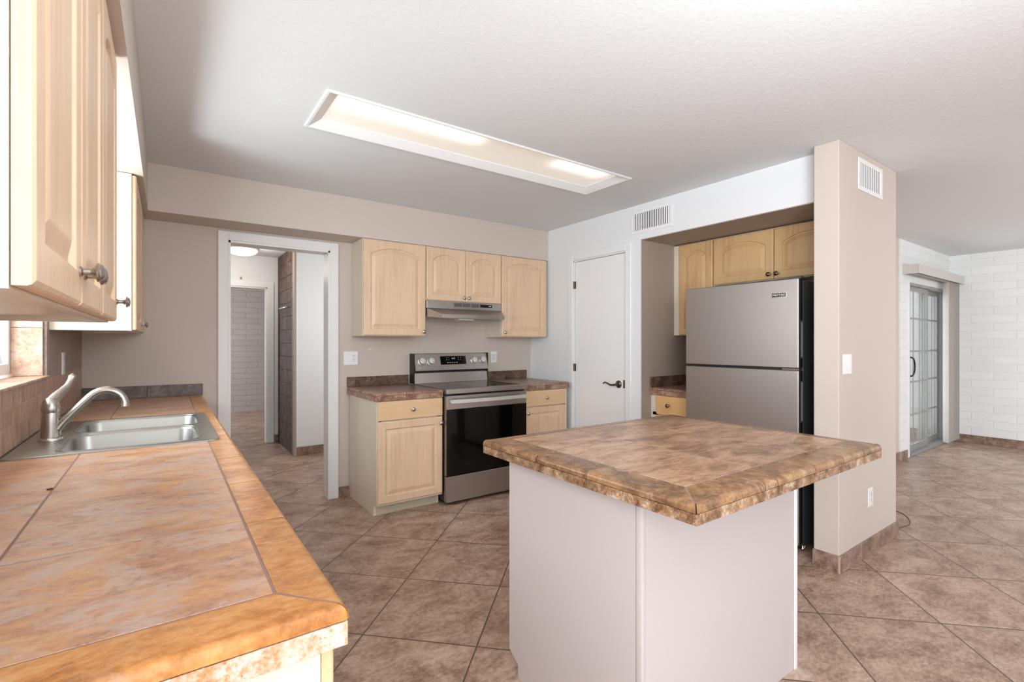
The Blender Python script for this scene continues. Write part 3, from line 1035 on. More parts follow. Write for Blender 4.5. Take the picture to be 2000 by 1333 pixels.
# --- sink counter
r = thing('worktop', (0.0, 2.4, 0.858), 'long orange-brown tiled sink counter along the window wall', 'worktop', 0, 'tiled worktops')
ox, oy, oz = r.location
CXF, CYE = 0.213, 0.697
SKX0, SKX1, SKY0, SKY1 = -0.405, 0.158, 2.172, 3.010     # hole in the slab
m = MB()
x0, x1 = XL + 0.002, CXF - 0.013
m.box(x0, x1, CYE + 0.013, SKY0, 0.8585, ZT - 0.0009).box(x0, x1, SKY1, YB - 0.002, 0.8585, ZT - 0.0009)
m.box(SKX1, x1, SKY0, SKY1, 0.8585, ZT - 0.0009).box(x0, SKX0, SKY0, SKY1, 0.8585, ZT - 0.0009)
sh(m).build('grout_bed', M['grout'], r)
m = MB()
zb = ZT - 0.021
tiles(m, cuts(x0, 0.133, [-0.232]), cuts(0.793, SKY0 - 0.002, [1.155]), ZT - 0.008, ZT)
sh(m).build('field_tiles', M['cnt_field'], r)
m = MB()
tiles(m, cuts(x0, 0.133, [-0.22]), cuts(SKY1 + 0.002, YB - 0.014, [3.37, 3.73]), ZT - 0.008, ZT)
sh(m).build('field_tiles', M['cnt_field'], r)
m = MB()
jy = [1.13, 1.47, 1.81, 2.15]
edge_y(m, CYE, SKY0 - 0.003, 0.133, CXF, zb, ZT, 1, jy, 0.096, 0)
edge_y(m, SKY1 + 0.003, YB - 0.014, 0.133, CXF, zb, ZT, 1, [3.3, 3.64, 3.98], 0, 0)
edge_y(m, SKY0 - 0.003, SKY1 + 0.003, SKX1 + 0.002, CXF, zb, ZT, 1, [2.55, 2.9], 0, 0)
edge_x(m, x0, CXF, CYE, 0.793, zb, ZT, -1, [-0.235], 0, 0.080)
sh(m).build('border_tiles', M['cnt_edge'], r, True)
m = MB()
for a, b in cuts(x0, CXF, [-0.235]):
    m.box(a + G / 2, b - G / 2, CYE + 0.001, CYE + 0.012, 0.857, zb - 0.0025, 0.0008)
for a, b in cuts(CYE + 0.012, YB - 0.014, [1.13, 1.47, 1.81, 2.15, 2.5, 2.85, 3.2, 3.55, 3.9]):
    m.box(CXF - 0.012, CXF - 0.001, a + G / 2, b - G / 2, 0.857, zb - 0.0025, 0.0008)
sh(m).build('apron_tiles', M['cnt_apron'], r)
m = MB()
for a, b in cuts(x0 + 0.001, 0.218, [-0.1]):
    m.box(a + 0.0008, b - 0.0008, YB - 0.0135, YB - 0.001, ZT + 0.0005, 0.995, 0.0015)
o = sh(m).build('splash_tiles', M['grey_splash'], r)
o['label'] = 'grey-brown end splash'


def stove_counter(x0, x1, y0, label, joints, sj, left_edge, right_edge, cap=0.085):
    r = thing('worktop', ((x0 + x1) / 2, (y0 + YB) / 2, 0.858), label, 'worktop', 0, 'tiled worktops')
    global ox, oy, oz
    ox, oy, oz = r.location
    y1 = YB - 0.0015
    zb = ZT - 0.018
    sh(MB().box(x0 + (0.009 if left_edge else 0.003), x1 - (0.009 if right_edge else 0.003), y0 + 0.009, y1, 0.8585, ZT - 0.0009)).build('grout_bed', M['grout_dark'], r)
    xa = x0 + (0.075 if left_edge else 0.001)
    xb = x1 - (0.075 if right_edge else 0.001)
    m = MB()
    tiles(m, cuts(xa, xb, joints), cuts(y0 + cap, y1 - 0.013, [y0 + cap + 0.3]), ZT - 0.008, ZT)
    sh(m).build('field_tiles', M['brown_field'], r)
    m = MB()
    edge_x(m, x0, x1, y0, y0 + cap, zb, ZT, -1, [x0 + 0.24], 0.075 if left_edge else 0, 0.075 if right_edge else 0, 0.010)
    if left_edge:
        edge_y(m, y0, y1 - 0.013, x0, xa, zb, ZT, -1, [y0 + 0.3], cap, 0, 0.010)
    if right_edge:
        edge_y(m, y0, y1 - 0.013, xb, x1, zb, ZT, 1, [y0 + 0.3], cap, 0, 0.010)
    sh(m).build('border_tiles', M['brown_edge'], r, True)
    m = MB()
    for a, b in cuts(x0, x1, [x0 + 0.24]):
        m.box(a + G / 2, b - G / 2, y0 + 0.001, y0 + 0.012, 0.857, zb - 0.002, 0.0008)
    for a, b in cuts(y0 + 0.012, y1, [y0 + 0.3]):
        if left_edge:
            m.box(x0 + 0.001, x0 + 0.012, a + G / 2, b - G / 2, 0.857, zb - 0.002, 0.0008)
        if right_edge:
            m.box(x1 - 0.012, x1 - 0.001, a + G / 2, b - G / 2, 0.857, zb - 0.002, 0.0008)
    sh(m).build('apron_tiles', M['brown_edge'], r)
    return r


def splash(r, x0, x1, joints, z1):
    m = MB()
    for a, b in cuts(x0, x1, joints):
        m.box(a + 0.0008, b - 0.0008, YB - 0.0135, YB - 0.001, ZT + 0.0005, z1, 0.0015)
    sh(m).build('splash_tiles', M['dark_splash'], r)


r = stove_counter(1.2328, 1.7840, 3.4264, 'brown tiled worktop left of the stove', [1.60], [], True, False)
splash(r, 1.2328, 1.783, [1.305, 1.585], 0.9975)
r = stove_counter(2.5805, 3.1200, 3.4264, 'brown tiled worktop right of the stove', [2.9], [], False, True)
splash(r, 2.582, 3.118, [2.83], 0.9975)

# niche counter
r = thing('worktop', (3.6, 2.4, 0.858), 'small brown tiled worktop in the niche beside the refrigerator', 'worktop', 0, 'tiled worktops')
ox, oy, oz = r.location
nx0, nx1, ny0, ny1 = 3.277, XN - 0.0015, 2.178, NY1 - 0.0012
sh(MB().box(nx0 + 0.009, nx1, ny0, ny1, 0.8588, ZT - 0.0009)).build('grout_bed', M['grout_dark'], r)
m = MB()
tiles(m, cuts(nx0 + 0.08, nx1 - 0.013, [3.66]), cuts(ny0, ny1 - 0.013, []), ZT - 0.008, ZT)
sh(m).build('field_tiles', M['brown_field'], r)
m = MB()
edge_y(m, ny0, ny1, nx0, nx0 + 0.08, ZT - 0.018, ZT, -1, [2.50], 0, 0, 0.010)
sh(m).build('border_tiles', M['brown_edge'], r, True)
m = MB()
for a, b in cuts(ny0, ny1, [2.50]):
    m.box(nx0 + 0.001, nx0 + 0.012, a + G / 2, b - G / 2, 0.857, ZT - 0.020, 0.0008)
sh(m).build('apron_tiles', M['brown_edge'], r)
m = MB()
for a, b in cuts(nx0 + 0.004, nx1 - 0.001, [3.345, 3.64]):
    m.box(a + 0.001, b - 0.001, ny1 - 0.0125, ny1, ZT + 0.0005, 1.002, 0.0015)
m.box(nx1 - 0.0125, nx1, ny0, ny1 - 0.0135, ZT + 0.0005, 1.002, 0.0015)
sh(m).build('splash_tiles', M['dark_splash'], r)

# ------------------------------------------------------------------ sink and faucet
def rrect(x0, x1, y0, y1, rad, z, n=6):
    pts = []
    for cx_, cy_, a0 in ((x1 - rad, y0 + rad, -PI / 2), (x1 - rad, y1 - rad, 0), (x0 + rad, y1 - rad, PI / 2), (x0 + rad, y0 + rad, PI)):
        for k_ in range(n + 1):
            a = a0 + PI / 2 * k_ / n
            pts.append((cx_ + rad * math.cos(a), cy_ + rad * math.sin(a), z))
    return pts


r = thing('kitchen_sink', (-0.125, 2.59, ZT), 'double-bowl stainless steel sink set in the tiled counter', 'sink')
ox, oy, oz = r.location
zt = ZT + 0.0055
OX0, OX1, OY0, OY1 = -0.4265, 0.171, 2.158, 3.024
bowls = [(-0.298, 0.105, 2.196, 2.572), (-0.298, 0.128, 2.612, 2.968)]
tmp = bmesh.new()
loops = [rrect(OX0 + 0.006, OX1 - 0.006, OY0 + 0.006, OY1 - 0.006, 0.02, zt)] + [rrect(a, b, c_, d_, 0.055, zt) for a, b, c_, d_ in bowls]
edges = []
for lp in loops:
    vs = [tmp.verts.new(p) for p in lp]
    for i in range(len(vs)):
        edges.append(tmp.edges.new((vs[i], vs[(i + 1) % len(vs)])))
bmesh.ops.triangle_fill(tmp, edges=edges, use_beauty=True, use_dissolve=False)
for f in tmp.faces:
    if f.normal.z < 0:
        f.normal_flip()
m = MB()
me_ = bpy.data.meshes.new('tmp')
tmp.to_mesh(me_)
tmp.free()
m.bm.from_mesh(me_)
bpy.data.meshes.remove(me_)
m.loft([rrect(OX0 + 0.006, OX1 - 0.006, OY0 + 0.006, OY1 - 0.006, 0.02, zt), rrect(OX0 + 0.002, OX1 - 0.002, OY0 + 0.002, OY1 - 0.002, 0.022, zt - 0.0015), rrect(OX0, OX1, OY0, OY1, 0.024, ZT + 0.0005)], False, False)
sh(m).build('rim', M['steel_sink'], r, True)
for a, b, c_, d_ in bowls:
    m = MB()
    rings = []
    for dz, ins, rad in ((0, 0, 0.055), (-0.003, 0.004, 0.053), (-0.010, 0.007, 0.052), (-0.13, 0.016, 0.05), (-0.155, 0.024, 0.045), (-0.168, 0.042, 0.035), (-0.172, 0.07, 0.02)):
        rings.append(rrect(a + ins, b - ins, c_ + ins, d_ - ins, rad, zt + dz))
    m.loft(rings, False, True)
    # make the bowl face inwards/upwards
    o = sh(m).build('bowl', M['steel_sink'], r, True)
    MB().lathe([(0.042, 0.0), (0.040, 0.003), (0.030, 0.002), (0.001, 0.001)], ((a + b) / 2 - ox, (c_ + d_) / 2 - oy, zt - 0.1718 - oz), (0, 0, 1), 20).build('drain', M['chrome'], o, True)
# three bumps/lip line round the bowls
m = MB()
for a, b, c_, d_ in bowls:
    lp = rrect(a - 0.006, b + 0.006, c_ - 0.006, d_ + 0.006, 0.06, zt + 0.0002)
    m.tube(lp + [lp[0]], 0.0022, 6)
sh(m).build('bowl_lip', M['steel_sink'], r, True)

fxp, fyp = -0.352, 2.50
r = thing('faucet', (fxp, fyp, zt + 0.0006), 'brushed nickel single-lever faucet with a curved spout at the back of the sink', 'faucet')
MB().lathe([(0.036, 0), (0.036, 0.004), (0.033, 0.008), (0.029, 0.010)], seg=28).build('base_ring', M['chrome'], r, True)
MB().lathe([(0.029, 0.0102), (0.0285, 0.02), (0.0265, 0.06), (0.0255, 0.098), (0.0245, 0.103)], seg=28).build('body', M['nickel'], r, True)
MB().lathe([(0.0255, 0.1035), (0.0275, 0.108), (0.0275, 0.118), (0.026, 0.132), (0.021, 0.148), (0.014, 0.157), (0.004, 0.161), (0.0005, 0.1615)], seg=28).build('handle_dome', M['nickel'], r, True)
MB().tube([(0.0, 0.005, 0.140), (0.012, 0.028, 0.160), (0.026, 0.055, 0.178), (0.038, 0.078, 0.196), (0.046, 0.092, 0.216), (0.050, 0.098, 0.232), (0.052, 0.101, 0.241)],
          [0.021, 0.018, 0.0145, 0.0115, 0.0112, 0.0135, 0.006], 14).build('lever', M['nickel'], r, True)
pts = []
for k_ in range(17):
    s_ = k_ / 16
    if s_ < 0.45:
        q = s_ / 0.45
        pts.append((0.020 + 0.095 * q, 0.0, 0.040 + 0.118 * (q ** 0.9)))
    else:
        a = (s_ - 0.45) / 0.55
        an = math.radians(140 - 150 * a)
        pts.append((0.160 + 0.058 * math.cos(an), 0.0, 0.121 + 0.058 * math.sin(an)))
MB().tube(pts, [0.019, 0.017, 0.016, 0.0155, 0.015] + [0.0145] * 10 + [0.016, 0.0175], 16).build('spout', M['nickel'], r, True)

# ------------------------------------------------------------------ stove
SX0_, SX1_, SYF = 1.7885, 2.5765, 3.385
r = thing('range_stove', ((SX0_ + SX1_) / 2, 3.75, 0), 'freestanding stainless steel electric stove with black oven door', 'stove')
ox, oy, oz = r.location
sh(MB().box(SX0_ + 0.003, SX1_ - 0.003, SYF + 0.045, 4.085, 0.03, 0.893).box(SX0_ + 0.03, SX1_ - 0.03, SYF + 0.06, 4.0, 0.001, 0.03)).build('case', M['black'], r)
# cooktop
sh(MB().box(SX0_, SX1_, SYF - 0.004, SYF + 0.0445, 0.880, 0.9195, 0.003, 2).box(SX0_, SX0_ + 0.012, SYF + 0.0445, 4.0, 0.894, 0.9195, 0.001).box(SX1_ - 0.012, SX1_, SYF + 0.0445, 4.0, 0.894, 0.9195, 0.001)).build('cooktop_frame', M['steel'], r)
ct = sh(MB().box(SX0_ + 0.0125, SX1_ - 0.0125, SYF + 0.045, 4.0, 0.894, 0.9185)).build('cooktop_glass', M['blackglass'], r)
for bx, by, br in ((2.0, 3.56, 0.105), (2.37, 3.56, 0.085), (2.0, 3.85, 0.075), (2.37, 3.85, 0.105)):
    cir = [(bx + br * math.cos(2 * PI * i / 40), by + br * math.sin(2 * PI * i / 40), 0.9187) for i in range(41)]
    sh(MB().tube(cir, 0.0006, 4)).build('burner_ring', M['darkgrey'], ct)
# backguard: lower riser + tilted control head
sh(MB().prism([(4.0005, 0.9197), (4.09, 0.9197), (4.09, 1.010), (4.012, 1.010)], 'x', SX0_ + 0.013, SX1_ - 0.013)).build('backguard_riser', M['steel'], r)
bgp = sh(MB().prism([(3.985, 1.034), (3.992, 1.028), (4.0895, 1.028), (4.0895, 1.186), (4.030, 1.186), (4.022, 1.181)], 'x', SX0_ + 0.014, SX1_ - 0.014)).build('control_panel', M['steel'], r)
sh(MB().box(SX0_ + 0.02, SX1_ - 0.02, 4.03, 4.088, 1.0105, 1.0275)).build('vent_slot', M['black'], r)
sh(MB().box(SX0_ + 0.002, SX0_ + 0.0125, 4.004, 4.088, 0.9199, 1.187)).build('end_cap', M['black'], r)
sh(MB().box(SX1_ - 0.0125, SX1_ - 0.002, 4.004, 4.088, 0.9199, 1.187)).build('end_cap', M['black'], r)
# control face: line from (3.985,1.034) to (4.022,1.181)
fdir = Vector((0, 4.022 - 3.985, 1.181 - 1.034)).normalized()
fnor = Vector((0, -fdir.z, fdir.y))


def onface(x, s_, off):
    p = Vector((x, 3.985, 1.034)) + fdir * s_ + fnor * off
    return (p.x - ox, p.y - oy, p.z - oz)


rotf = Matrix((Vector((1, 0, 0)), fdir, fnor)).transposed().to_euler()
def facebox(name, x0, x1, s0, s1, th, mat, par=None):
    b_ = MB()
    b_.box(-(x1 - x0) / 2, (x1 - x0) / 2, -(s1 - s0) / 2, (s1 - s0) / 2, 0, th, 0.0004)
    o = b_.build(name, mat, r)
    o.location = onface((x0 + x1) / 2, (s0 + s1) / 2, 0.0003)
    o.rotation_euler = rotf
    return o


facebox('display', 2.055, 2.325, 0.050, 0.130, 0.002, M['blackglass'])
o = text('8:15', 0.020, M['plate'], r, 'clock_digits', onface(2.192, 0.107, 0.0025), rotf)
for i in range(5):
    facebox('touch_key', 2.122 + i * 0.024, 2.136 + i * 0.024, 0.066, 0.071, 0.0023, M['marker'])
for i in range(2):
    for j in range(2):
        facebox('touch_key', 2.116 + i * 0.022, 2.124 + i * 0.022, 0.092 + j * 0.02, 0.097 + j * 0.02, 0.0023, M['marker'])
        facebox('touch_key', 2.240 + i * 0.022, 2.248 + i * 0.022, 0.092 + j * 0.02, 0.097 + j * 0.02, 0.0023, M['marker'])
for kx in (1.866, 1.955, 2.410, 2.505):
    kb = MB().lathe([(0.036, 0), (0.036, 0.004), (0.031, 0.006), (0.030, 0.026), (0.027, 0.031), (0.001, 0.032)], seg=24)
    kb.box(-0.004, 0.004, -0.026, 0.026, 0.031, 0.037, 0.001)
    o = kb.build('burner_knob', M['handle'], r, True)
    o.location = onface(kx, 0.085, 0.0004)
    o.rotation_euler = rotf
    o2 = MB().lathe([(0.0375, 0), (0.0375, 0.002)], seg=24).build('knob_skirt', M['black'], o)
cir = [(0.009 * math.cos(2 * PI * i / 20), 0.009 * math.sin(2 * PI * i / 20), 0.001) for i in range(21)]
o = MB().tube(cir, 0.0014, 6).build('maker_mark', M['plate'], r)
o.location = onface(1.845, 0.026, 0.0006)
o.rotation_euler = rotf
# oven door
od = sh(MB().box(SX0_ + 0.002, SX1_ - 0.002, SYF, SYF + 0.044, 0.757, 0.866, 0.002).box(SX0_ + 0.002, SX1_ - 0.002, SYF + 0.003, SYF + 0.044, 0.236, 0.7565, 0.001)).build('oven_door', M['steel'], r)
sh(MB().box(SX0_ + 0.0015, SX1_ - 0.0015, SYF, SYF + 0.0028, 0.236, 0.7565, 0.0008)).build('door_glass', M['blackglass'], od)
m = MB()
hp = []
for i in range(15):
    u_ = i / 14
    hp.append((SX0_ + 0.03 + u_ * (SX1_ - SX0_ - 0.06), SYF - 0.030 - 0.022 * math.sin(PI * u_), 0.823))
rings = []
for p in hp:
    rings.append([(p[0], p[1] - 0.006, p[2] - 0.014), (p[0], p[1] + 0.006, p[2] - 0.016), (p[0], p[1] + 0.006, p[2] + 0.016), (p[0], p[1] - 0.006, p[2] + 0.014)])
m.loft(rings)
m.box(SX0_ + 0.035, SX0_ + 0.065, SYF - 0.034, SYF - 0.0004, 0.812, 0.834).box(SX1_ - 0.065, SX1_ - 0.035, SYF - 0.034, SYF - 0.0004, 0.812, 0.834)
sh(m).build('door_handle', M['handle'], od)
sh(MB().box(SX0_ + 0.002, SX1_ - 0.002, SYF, SYF + 0.044, 0.026, 0.229, 0.002)).build('drawer', M['steel'], r)

# ------------------------------------------------------------------ range hood
r = thing('range_hood', (2.21, 3.9, 1.49), 'stainless steel range hood under the short wall cabinet', 'range hood')
ox, oy, oz = r.location
hx0, hx1 = 1.822, 2.592
sh(MB().box(hx0, hx1, 3.803, 4.10, 1.583, 1.6485, 0.002)).build('vent_box', M['steel'], r)
T0, T1 = (hx0, 3.803, 1.5825), (hx1, 3.803, 1.5825)
L0, L1 = (1.888, 3.650, 1.527), (2.526, 3.650, 1.527)
l0, l1 = (1.888, 3.652, 1.494), (2.526, 3.652, 1.494)
R0, R1 = (hx0, 4.10, 1.5825), (hx1, 4.10, 1.5825)
b0, b1 = (hx0, 3.803, 1.510), (hx1, 3.803, 1.510)
c0, c1 = (hx0, 4.10, 1.510), (hx1, 4.10, 1.510)
tmp = bmesh.new()
V_ = {k_: tmp.verts.new(p) for k_, p in dict(T0=T0, T1=T1, L0=L0, L1=L1, l0=l0, l1=l1, R0=R0, R1=R1, b0=b0, b1=b1, c0=c0, c1=c1).items()}
for f in ('T0 T1 L1 L0', 'L0 L1 l1 l0', 'T0 L0 l0 b0', 'T1 b1 l1 L1', 'T0 b0 c0 R0', 'T1 R1 c1 b1', 'R0 R1 T1 T0', 'l0 l1 b1 b0', 'b0 b1 c1 c0', 'R0 c0 c1 R1'):
    tmp.faces.new([V_[k_] for k_ in f.split()])
m = MB()
m._merge(tmp)
sh(m).build('canopy', M['steel'], r)
m = MB()
for i in range(3):
    m.box(2.088 + i * 0.089, 2.088 + i * 0.089 + 0.078, 3.8012, 3.8026, 1.607, 1.637)
gr = sh(m).build('grille', M['slot'], r)
m = MB()
for i in range(3):
    for j in range(3):
        m.box(2.089 + i * 0.089, 2.165 + i * 0.089, 3.8002, 3.8012, 1.612 + j * 0.009, 1.615 + j * 0.009)
sh(m).build('grille_bars', M['alu'], gr)
cp = sh(MB().box(2.358, 2.488, 3.8008, 3.8026, 1.609, 1.636)).build('control_strip', M['blackglass'], r)
sh(MB().box(2.452, 2.478, 3.8000, 3.8008, 1.620, 1.627)).build('strip_print', M['marker'], cp)
sh(MB().box(2.075, 2.225, 3.690, 3.790, 1.480, 1.4935, 0.004, 2)).build('lamp_lens', M['lens'], r)

# ------------------------------------------------------------------ refrigerator
r = thing('refrigerator', (3.50, 1.766, 0), 'stainless steel top-freezer refrigerator standing in the niche', 'refrigerator')
ox, oy, oz = r.location
FXF, FY0, FY1 = 3.112, 1.376, 2.157
sh(MB().box(3.180, 3.86, FY0 + 0.004, FY1 - 0.004, 0.035, 1.672, 0.006, 2)).build('case', M['darkgrey'], r)
for nm, z0, z1 in (('freezer_door', 1.130, 1.678), ('fridge_door', 0.055, 1.116)):
    o = sh(MB().box(FXF, FXF + 0.022, FY0, FY1, z0, z1, 0.005, 2)).build(nm, M['steel_fridge'], r)
    sh(MB().box(FXF + 0.0222, 3.170, FY0 + 0.0015, FY1 - 0.0015, z0 + 0.003, z1 - 0.003)).build('door_liner', M['black'], o)
    za, zb_ = (1.19, 1.42) if nm == 'freezer_door' else (0.80, 1.055)
    m = MB()
    m.box(FXF + 0.026, FXF + 0.052, FY0 - 0.0006, FY0 + 0.0014, za, zb_, 0.0006)
    sh(m).build('handle_recess', M['darkgrey'], o)
    sh(MB().box(FXF + 0.031, FXF + 0.047, FY0 - 0.0012, FY0 - 0.0007, za + 0.01, zb_ - 0.01)).build('handle_insert', M['alu'], o)
sh(MB().box(3.150, 3.260, FY0 + 0.004, FY0 + 0.07, 1.6785, 1.694, 0.004, 2)).build('hinge_cover', M['darkgrey'], r)
sh(MB().box(FXF + 0.004, FXF + 0.05, FY0 - 0.0002, FY0 + 0.10, 1.1175, 1.1285, 0.001)).build('middle_hinge', M['chrome'], r)
sh(MB().box(3.128, 3.20, FY0 + 0.02, FY1 - 0.02, 0.0352, 0.0545)).build('kick_plate', M['black'], r)
for yy in (FY0 + 0.05, FY1 - 0.05):
    sh(MB().lathe([(0.016, 0.001), (0.018, 0.006), (0.010, 0.008), (0.010, 0.034)], (3.215, yy, 0), (0, 0, 1), 14)).build('foot', M['nickel'], r, True)
sh(MB().tube([(3.135, FY0 + 0.03, 0.052), (3.135, FY0 + 0.03, 0.03), (3.15, FY0 + 0.03, 0.022), (3.17, FY0 + 0.03, 0.03)], 0.006, 8)).build('roller', M['nickel'], r, True)
sh(MB().tube([(3.19, FY0 + 0.01, 0.034), (3.185, FY0 + 0.01, 0.02), (3.20, FY0 + 0.01, 0.012), (3.216, FY0 + 0.01, 0.03)], 0.006, 8)).build('roller', M['nickel'], r, True)
bd = sh(MB().box(FXF - 0.0024, FXF - 0.0002, 1.446, 1.536, 1.568, 1.598, 0.0006)).build('badge', M['chrome'], r)
sh(MB().box(FXF - 0.0032, FXF - 0.0025, 1.449, 1.533, 1.571, 1.595)).build('badge_field', M['black'], bd)
text('MAYTAG', 0.0185, M['plate'], bd, 'badge_lettering', (FXF - 0.0035 - ox, 1.491 - oy, 1.583 - oz), (PI / 2, 0, -PI / 2))

# ------------------------------------------------------------------ pantry door
dr = struct('door_1', box(XR + 0.010, XR + 0.045, 2.800, 3.424, 0.012, 2.053, bevel=0.002), M['doorwhite'], 'plain white pantry door with bronze lever', 'door')
m = MB()
m.box(-0.008, 0.0, -0.045, 0.045, -0.0001, 0.0001)
hd = MB().lathe([(0.033, 0.0), (0.033, 0.004), (0.026, 0.010), (0.012, 0.013), (0.010, 0.045)], (XR + 0.0096, 2.876, 0.925), (-1, 0, 0), 24).build('lever_rose', M['bronze'], dr, True)
MB().tube([(XR - 0.034, 2.872, 0.925), (XR - 0.036, 2.90, 0.920), (XR - 0.036, 2.935, 0.918), (XR - 0.036, 2.965, 0.930), (XR - 0.036, 2.995, 0.938), (XR - 0.036, 3.010, 0.932), (XR - 0.036, 3.014, 0.922)],
          [0.010, 0.009, 0.008, 0.007, 0.0065, 0.006, 0.005], 10).build('lever', M['bronze'], hd, True)
box(XR + 0.0085, XR + 0.0098, 2.8005, 2.826, 0.895, 0.965).build('latch_plate', M['bronze'], dr)
for hz in (1.835, 1.05, 0.25):
    MB().lathe([(0.007, -0.035), (0.007, 0.035)], (XR - 0.002, 3.4305, hz), (0, 0, 1), 12).box(XR + 0.004, XR + 0.0095, 3.412, 3.4235, hz - 0.035, hz + 0.035).build('hinge', M['bronze'], dr, True)
m = MB()
PCW = 0.062
m.box(XR - 0.014, XR - 0.0005, PY1, PY1 + PCW, 0.0005, PZ + PCW, 0.004).box(XR - 0.014, XR - 0.0005, PY0 - PCW, PY0, 0.0005, PZ + PCW, 0.004)
m.box(XR - 0.014, XR - 0.0005, PY0, PY1, PZ, PZ + PCW, 0.004)
m.box(XR - 0.002, XR + 0.098, PY1 - 0.008, PY1, 0.0005, PZ).box(XR - 0.002, XR + 0.098, PY0, PY0 + 0.010, 0.0005, PZ).box(XR - 0.002, XR + 0.098, PY0, PY1, PZ - 0.010, PZ)
m.box(XR + 0.050, XR + 0.062, PY0 + 0.010, PY1 - 0.008, 0.0005, PZ - 0.011)
struct('trim_7', m, M['trim'], 'white casing round the pantry door', 'door casing')


# ------------------------------------------------------------------ vents, outlets, switches
def vent(loc, rz, w, h, label, n, dark, slat_w):
    r = thing('air_vent', loc, label, 'air vent', rz, 'wall air vents')
    b = 0.028
    m = MB().box(-w / 2, w / 2, -0.006, -0.0006, h / 2 - b, h / 2, 0.002).box(-w / 2, w / 2, -0.006, -0.0006, -h / 2, -h / 2 + b, 0.002)
    m.box(-w / 2, -w / 2 + b, -0.006, -0.0006, -h / 2 + b, h / 2 - b, 0.001).box(w / 2 - b, w / 2, -0.006, -0.0006, -h / 2 + b, h / 2 - b, 0.001)
    m.build('frame', M['plate'], r)
    box(-w / 2 + b, w / 2 - b, -0.0012, -0.0006, -h / 2 + b, h / 2 - b).build('duct_opening', dark, r)
    m = MB()
    iw = w - 2 * b
    for i in range(n):
        x = -iw / 2 + iw * (i + 0.5) / n
        m.prism([(x - slat_w * 0.5, -0.0055), (x - slat_w * 0.5 + 0.002, -0.006), (x + slat_w * 0.5, -0.002), (x + slat_w * 0.5 - 0.002, -0.0015)], 'z', -h / 2 + b, h / 2 - b)
    m.build('louvres', M['plate'], r)
    return r


vent((XR, 2.5225, 2.283), -PI / 2, 0.405, 0.192, 'white grille with dark slots high on the white wall above the niche', 20, M['slot'], 0.0075)
vent((3.511, CY0, 2.288), 0, 0.383, 0.192, 'white closed air vent high on the wing wall', 9, M['plate'], 0.024)


def plate(loc, rz, w, h, label, kinds, name='wall_outlet', cat='outlet', group='wall plates'):
    r = thing(name, loc, label, cat, rz, group)
    MB().box(-w / 2, w / 2, -0.006, -0.0006, -h / 2, h / 2, 0.002, 2).build('cover_plate', M['plate'], r)
    k_ = len(kinds)
    for i, kd in enumerate(kinds):
        x = (i - (k_ - 1) / 2) * 0.046
        if kd == 'rocker':
            MB().box(x - 0.0165, x + 0.0165, -0.0085, -0.0061, -0.033, 0.033, 0.001).build('rocker', M['plate'], r)
        elif kd == 'toggle':
            MB().box(x - 0.0165, x + 0.0165, -0.0075, -0.0061, -0.033, 0.033, 0.0008).box(x - 0.006, x + 0.006, -0.016, -0.0076, -0.004, 0.022, 0.002).build('toggle', M['plate'], r)
        else:
            o = MB().box(x - 0.0165, x + 0.0165, -0.0078, -0.0061, -0.033, 0.033, 0.001).build('receptacle', M['plate'], r)
            m = MB()
            for s_ in (0.017, -0.017):
                m.box(x - 0.008, x - 0.0055, -0.0082, -0.0079, s_ - 0.001, s_ + 0.009)
                m.box(x + 0.0055, x + 0.008, -0.0082, -0.0079, s_ - 0.001, s_ + 0.009)
                m.lathe([(0.003, 0), (0.003, 0.0003)], (x, -0.0079, s_ - 0.008), (0, -1, 0), 10)
            m.build('socket_slots', M['slot'], o)
    return r


plate((1.2675, YB, 1.1555), 0, 0.118, 0.114, 'white switch and outlet plate beside the doorway, left of the stove', ['rocker', 'socket'])
plate((2.705, YB, 1.139), 0, 0.072, 0.114, 'white outlet plate on the wall just right of the stove back', ['socket'])
plate((3.160, CY0, 1.164), 0, 0.118, 0.114, 'white switch plate at chest height on the wing wall', ['toggle', 'rocker'], 'light_switch', 'light switch')
plate((3.503, CY0, 0.343), 0, 0.072, 0.114, 'white outlet plate low on the wing wall', ['socket'])
plate((XL, 3.385, 1.178), PI / 2, 0.072, 0.114, 'white outlet plate on the tiled window wall above the sink', ['socket'])
o = MB().box(-0.014, 0.014, -0.0012, -0.0003, -0.003, 0.003, 0.0003).build('wall_scuff', M['plate'])
o.location = (1.434, YB, 1.232)
tag(o, 'tiny white paint scuff under the left wall cabinet', 'paint mark')

# ------------------------------------------------------------------ ceiling light
lcx, lcy = (LX0 + LX1) / 2, (LY0 + LY1) / 2
r = thing('ceiling_light', (lcx, lcy, ZC), 'long recessed fluorescent ceiling light with white frame', 'ceiling light')
ox, oy, oz = r.location


def ring(x0, x1, y0, y1, z):
    return [(x0, y0, z), (x1, y0, z), (x1, y1, z), (x0, y1, z)]


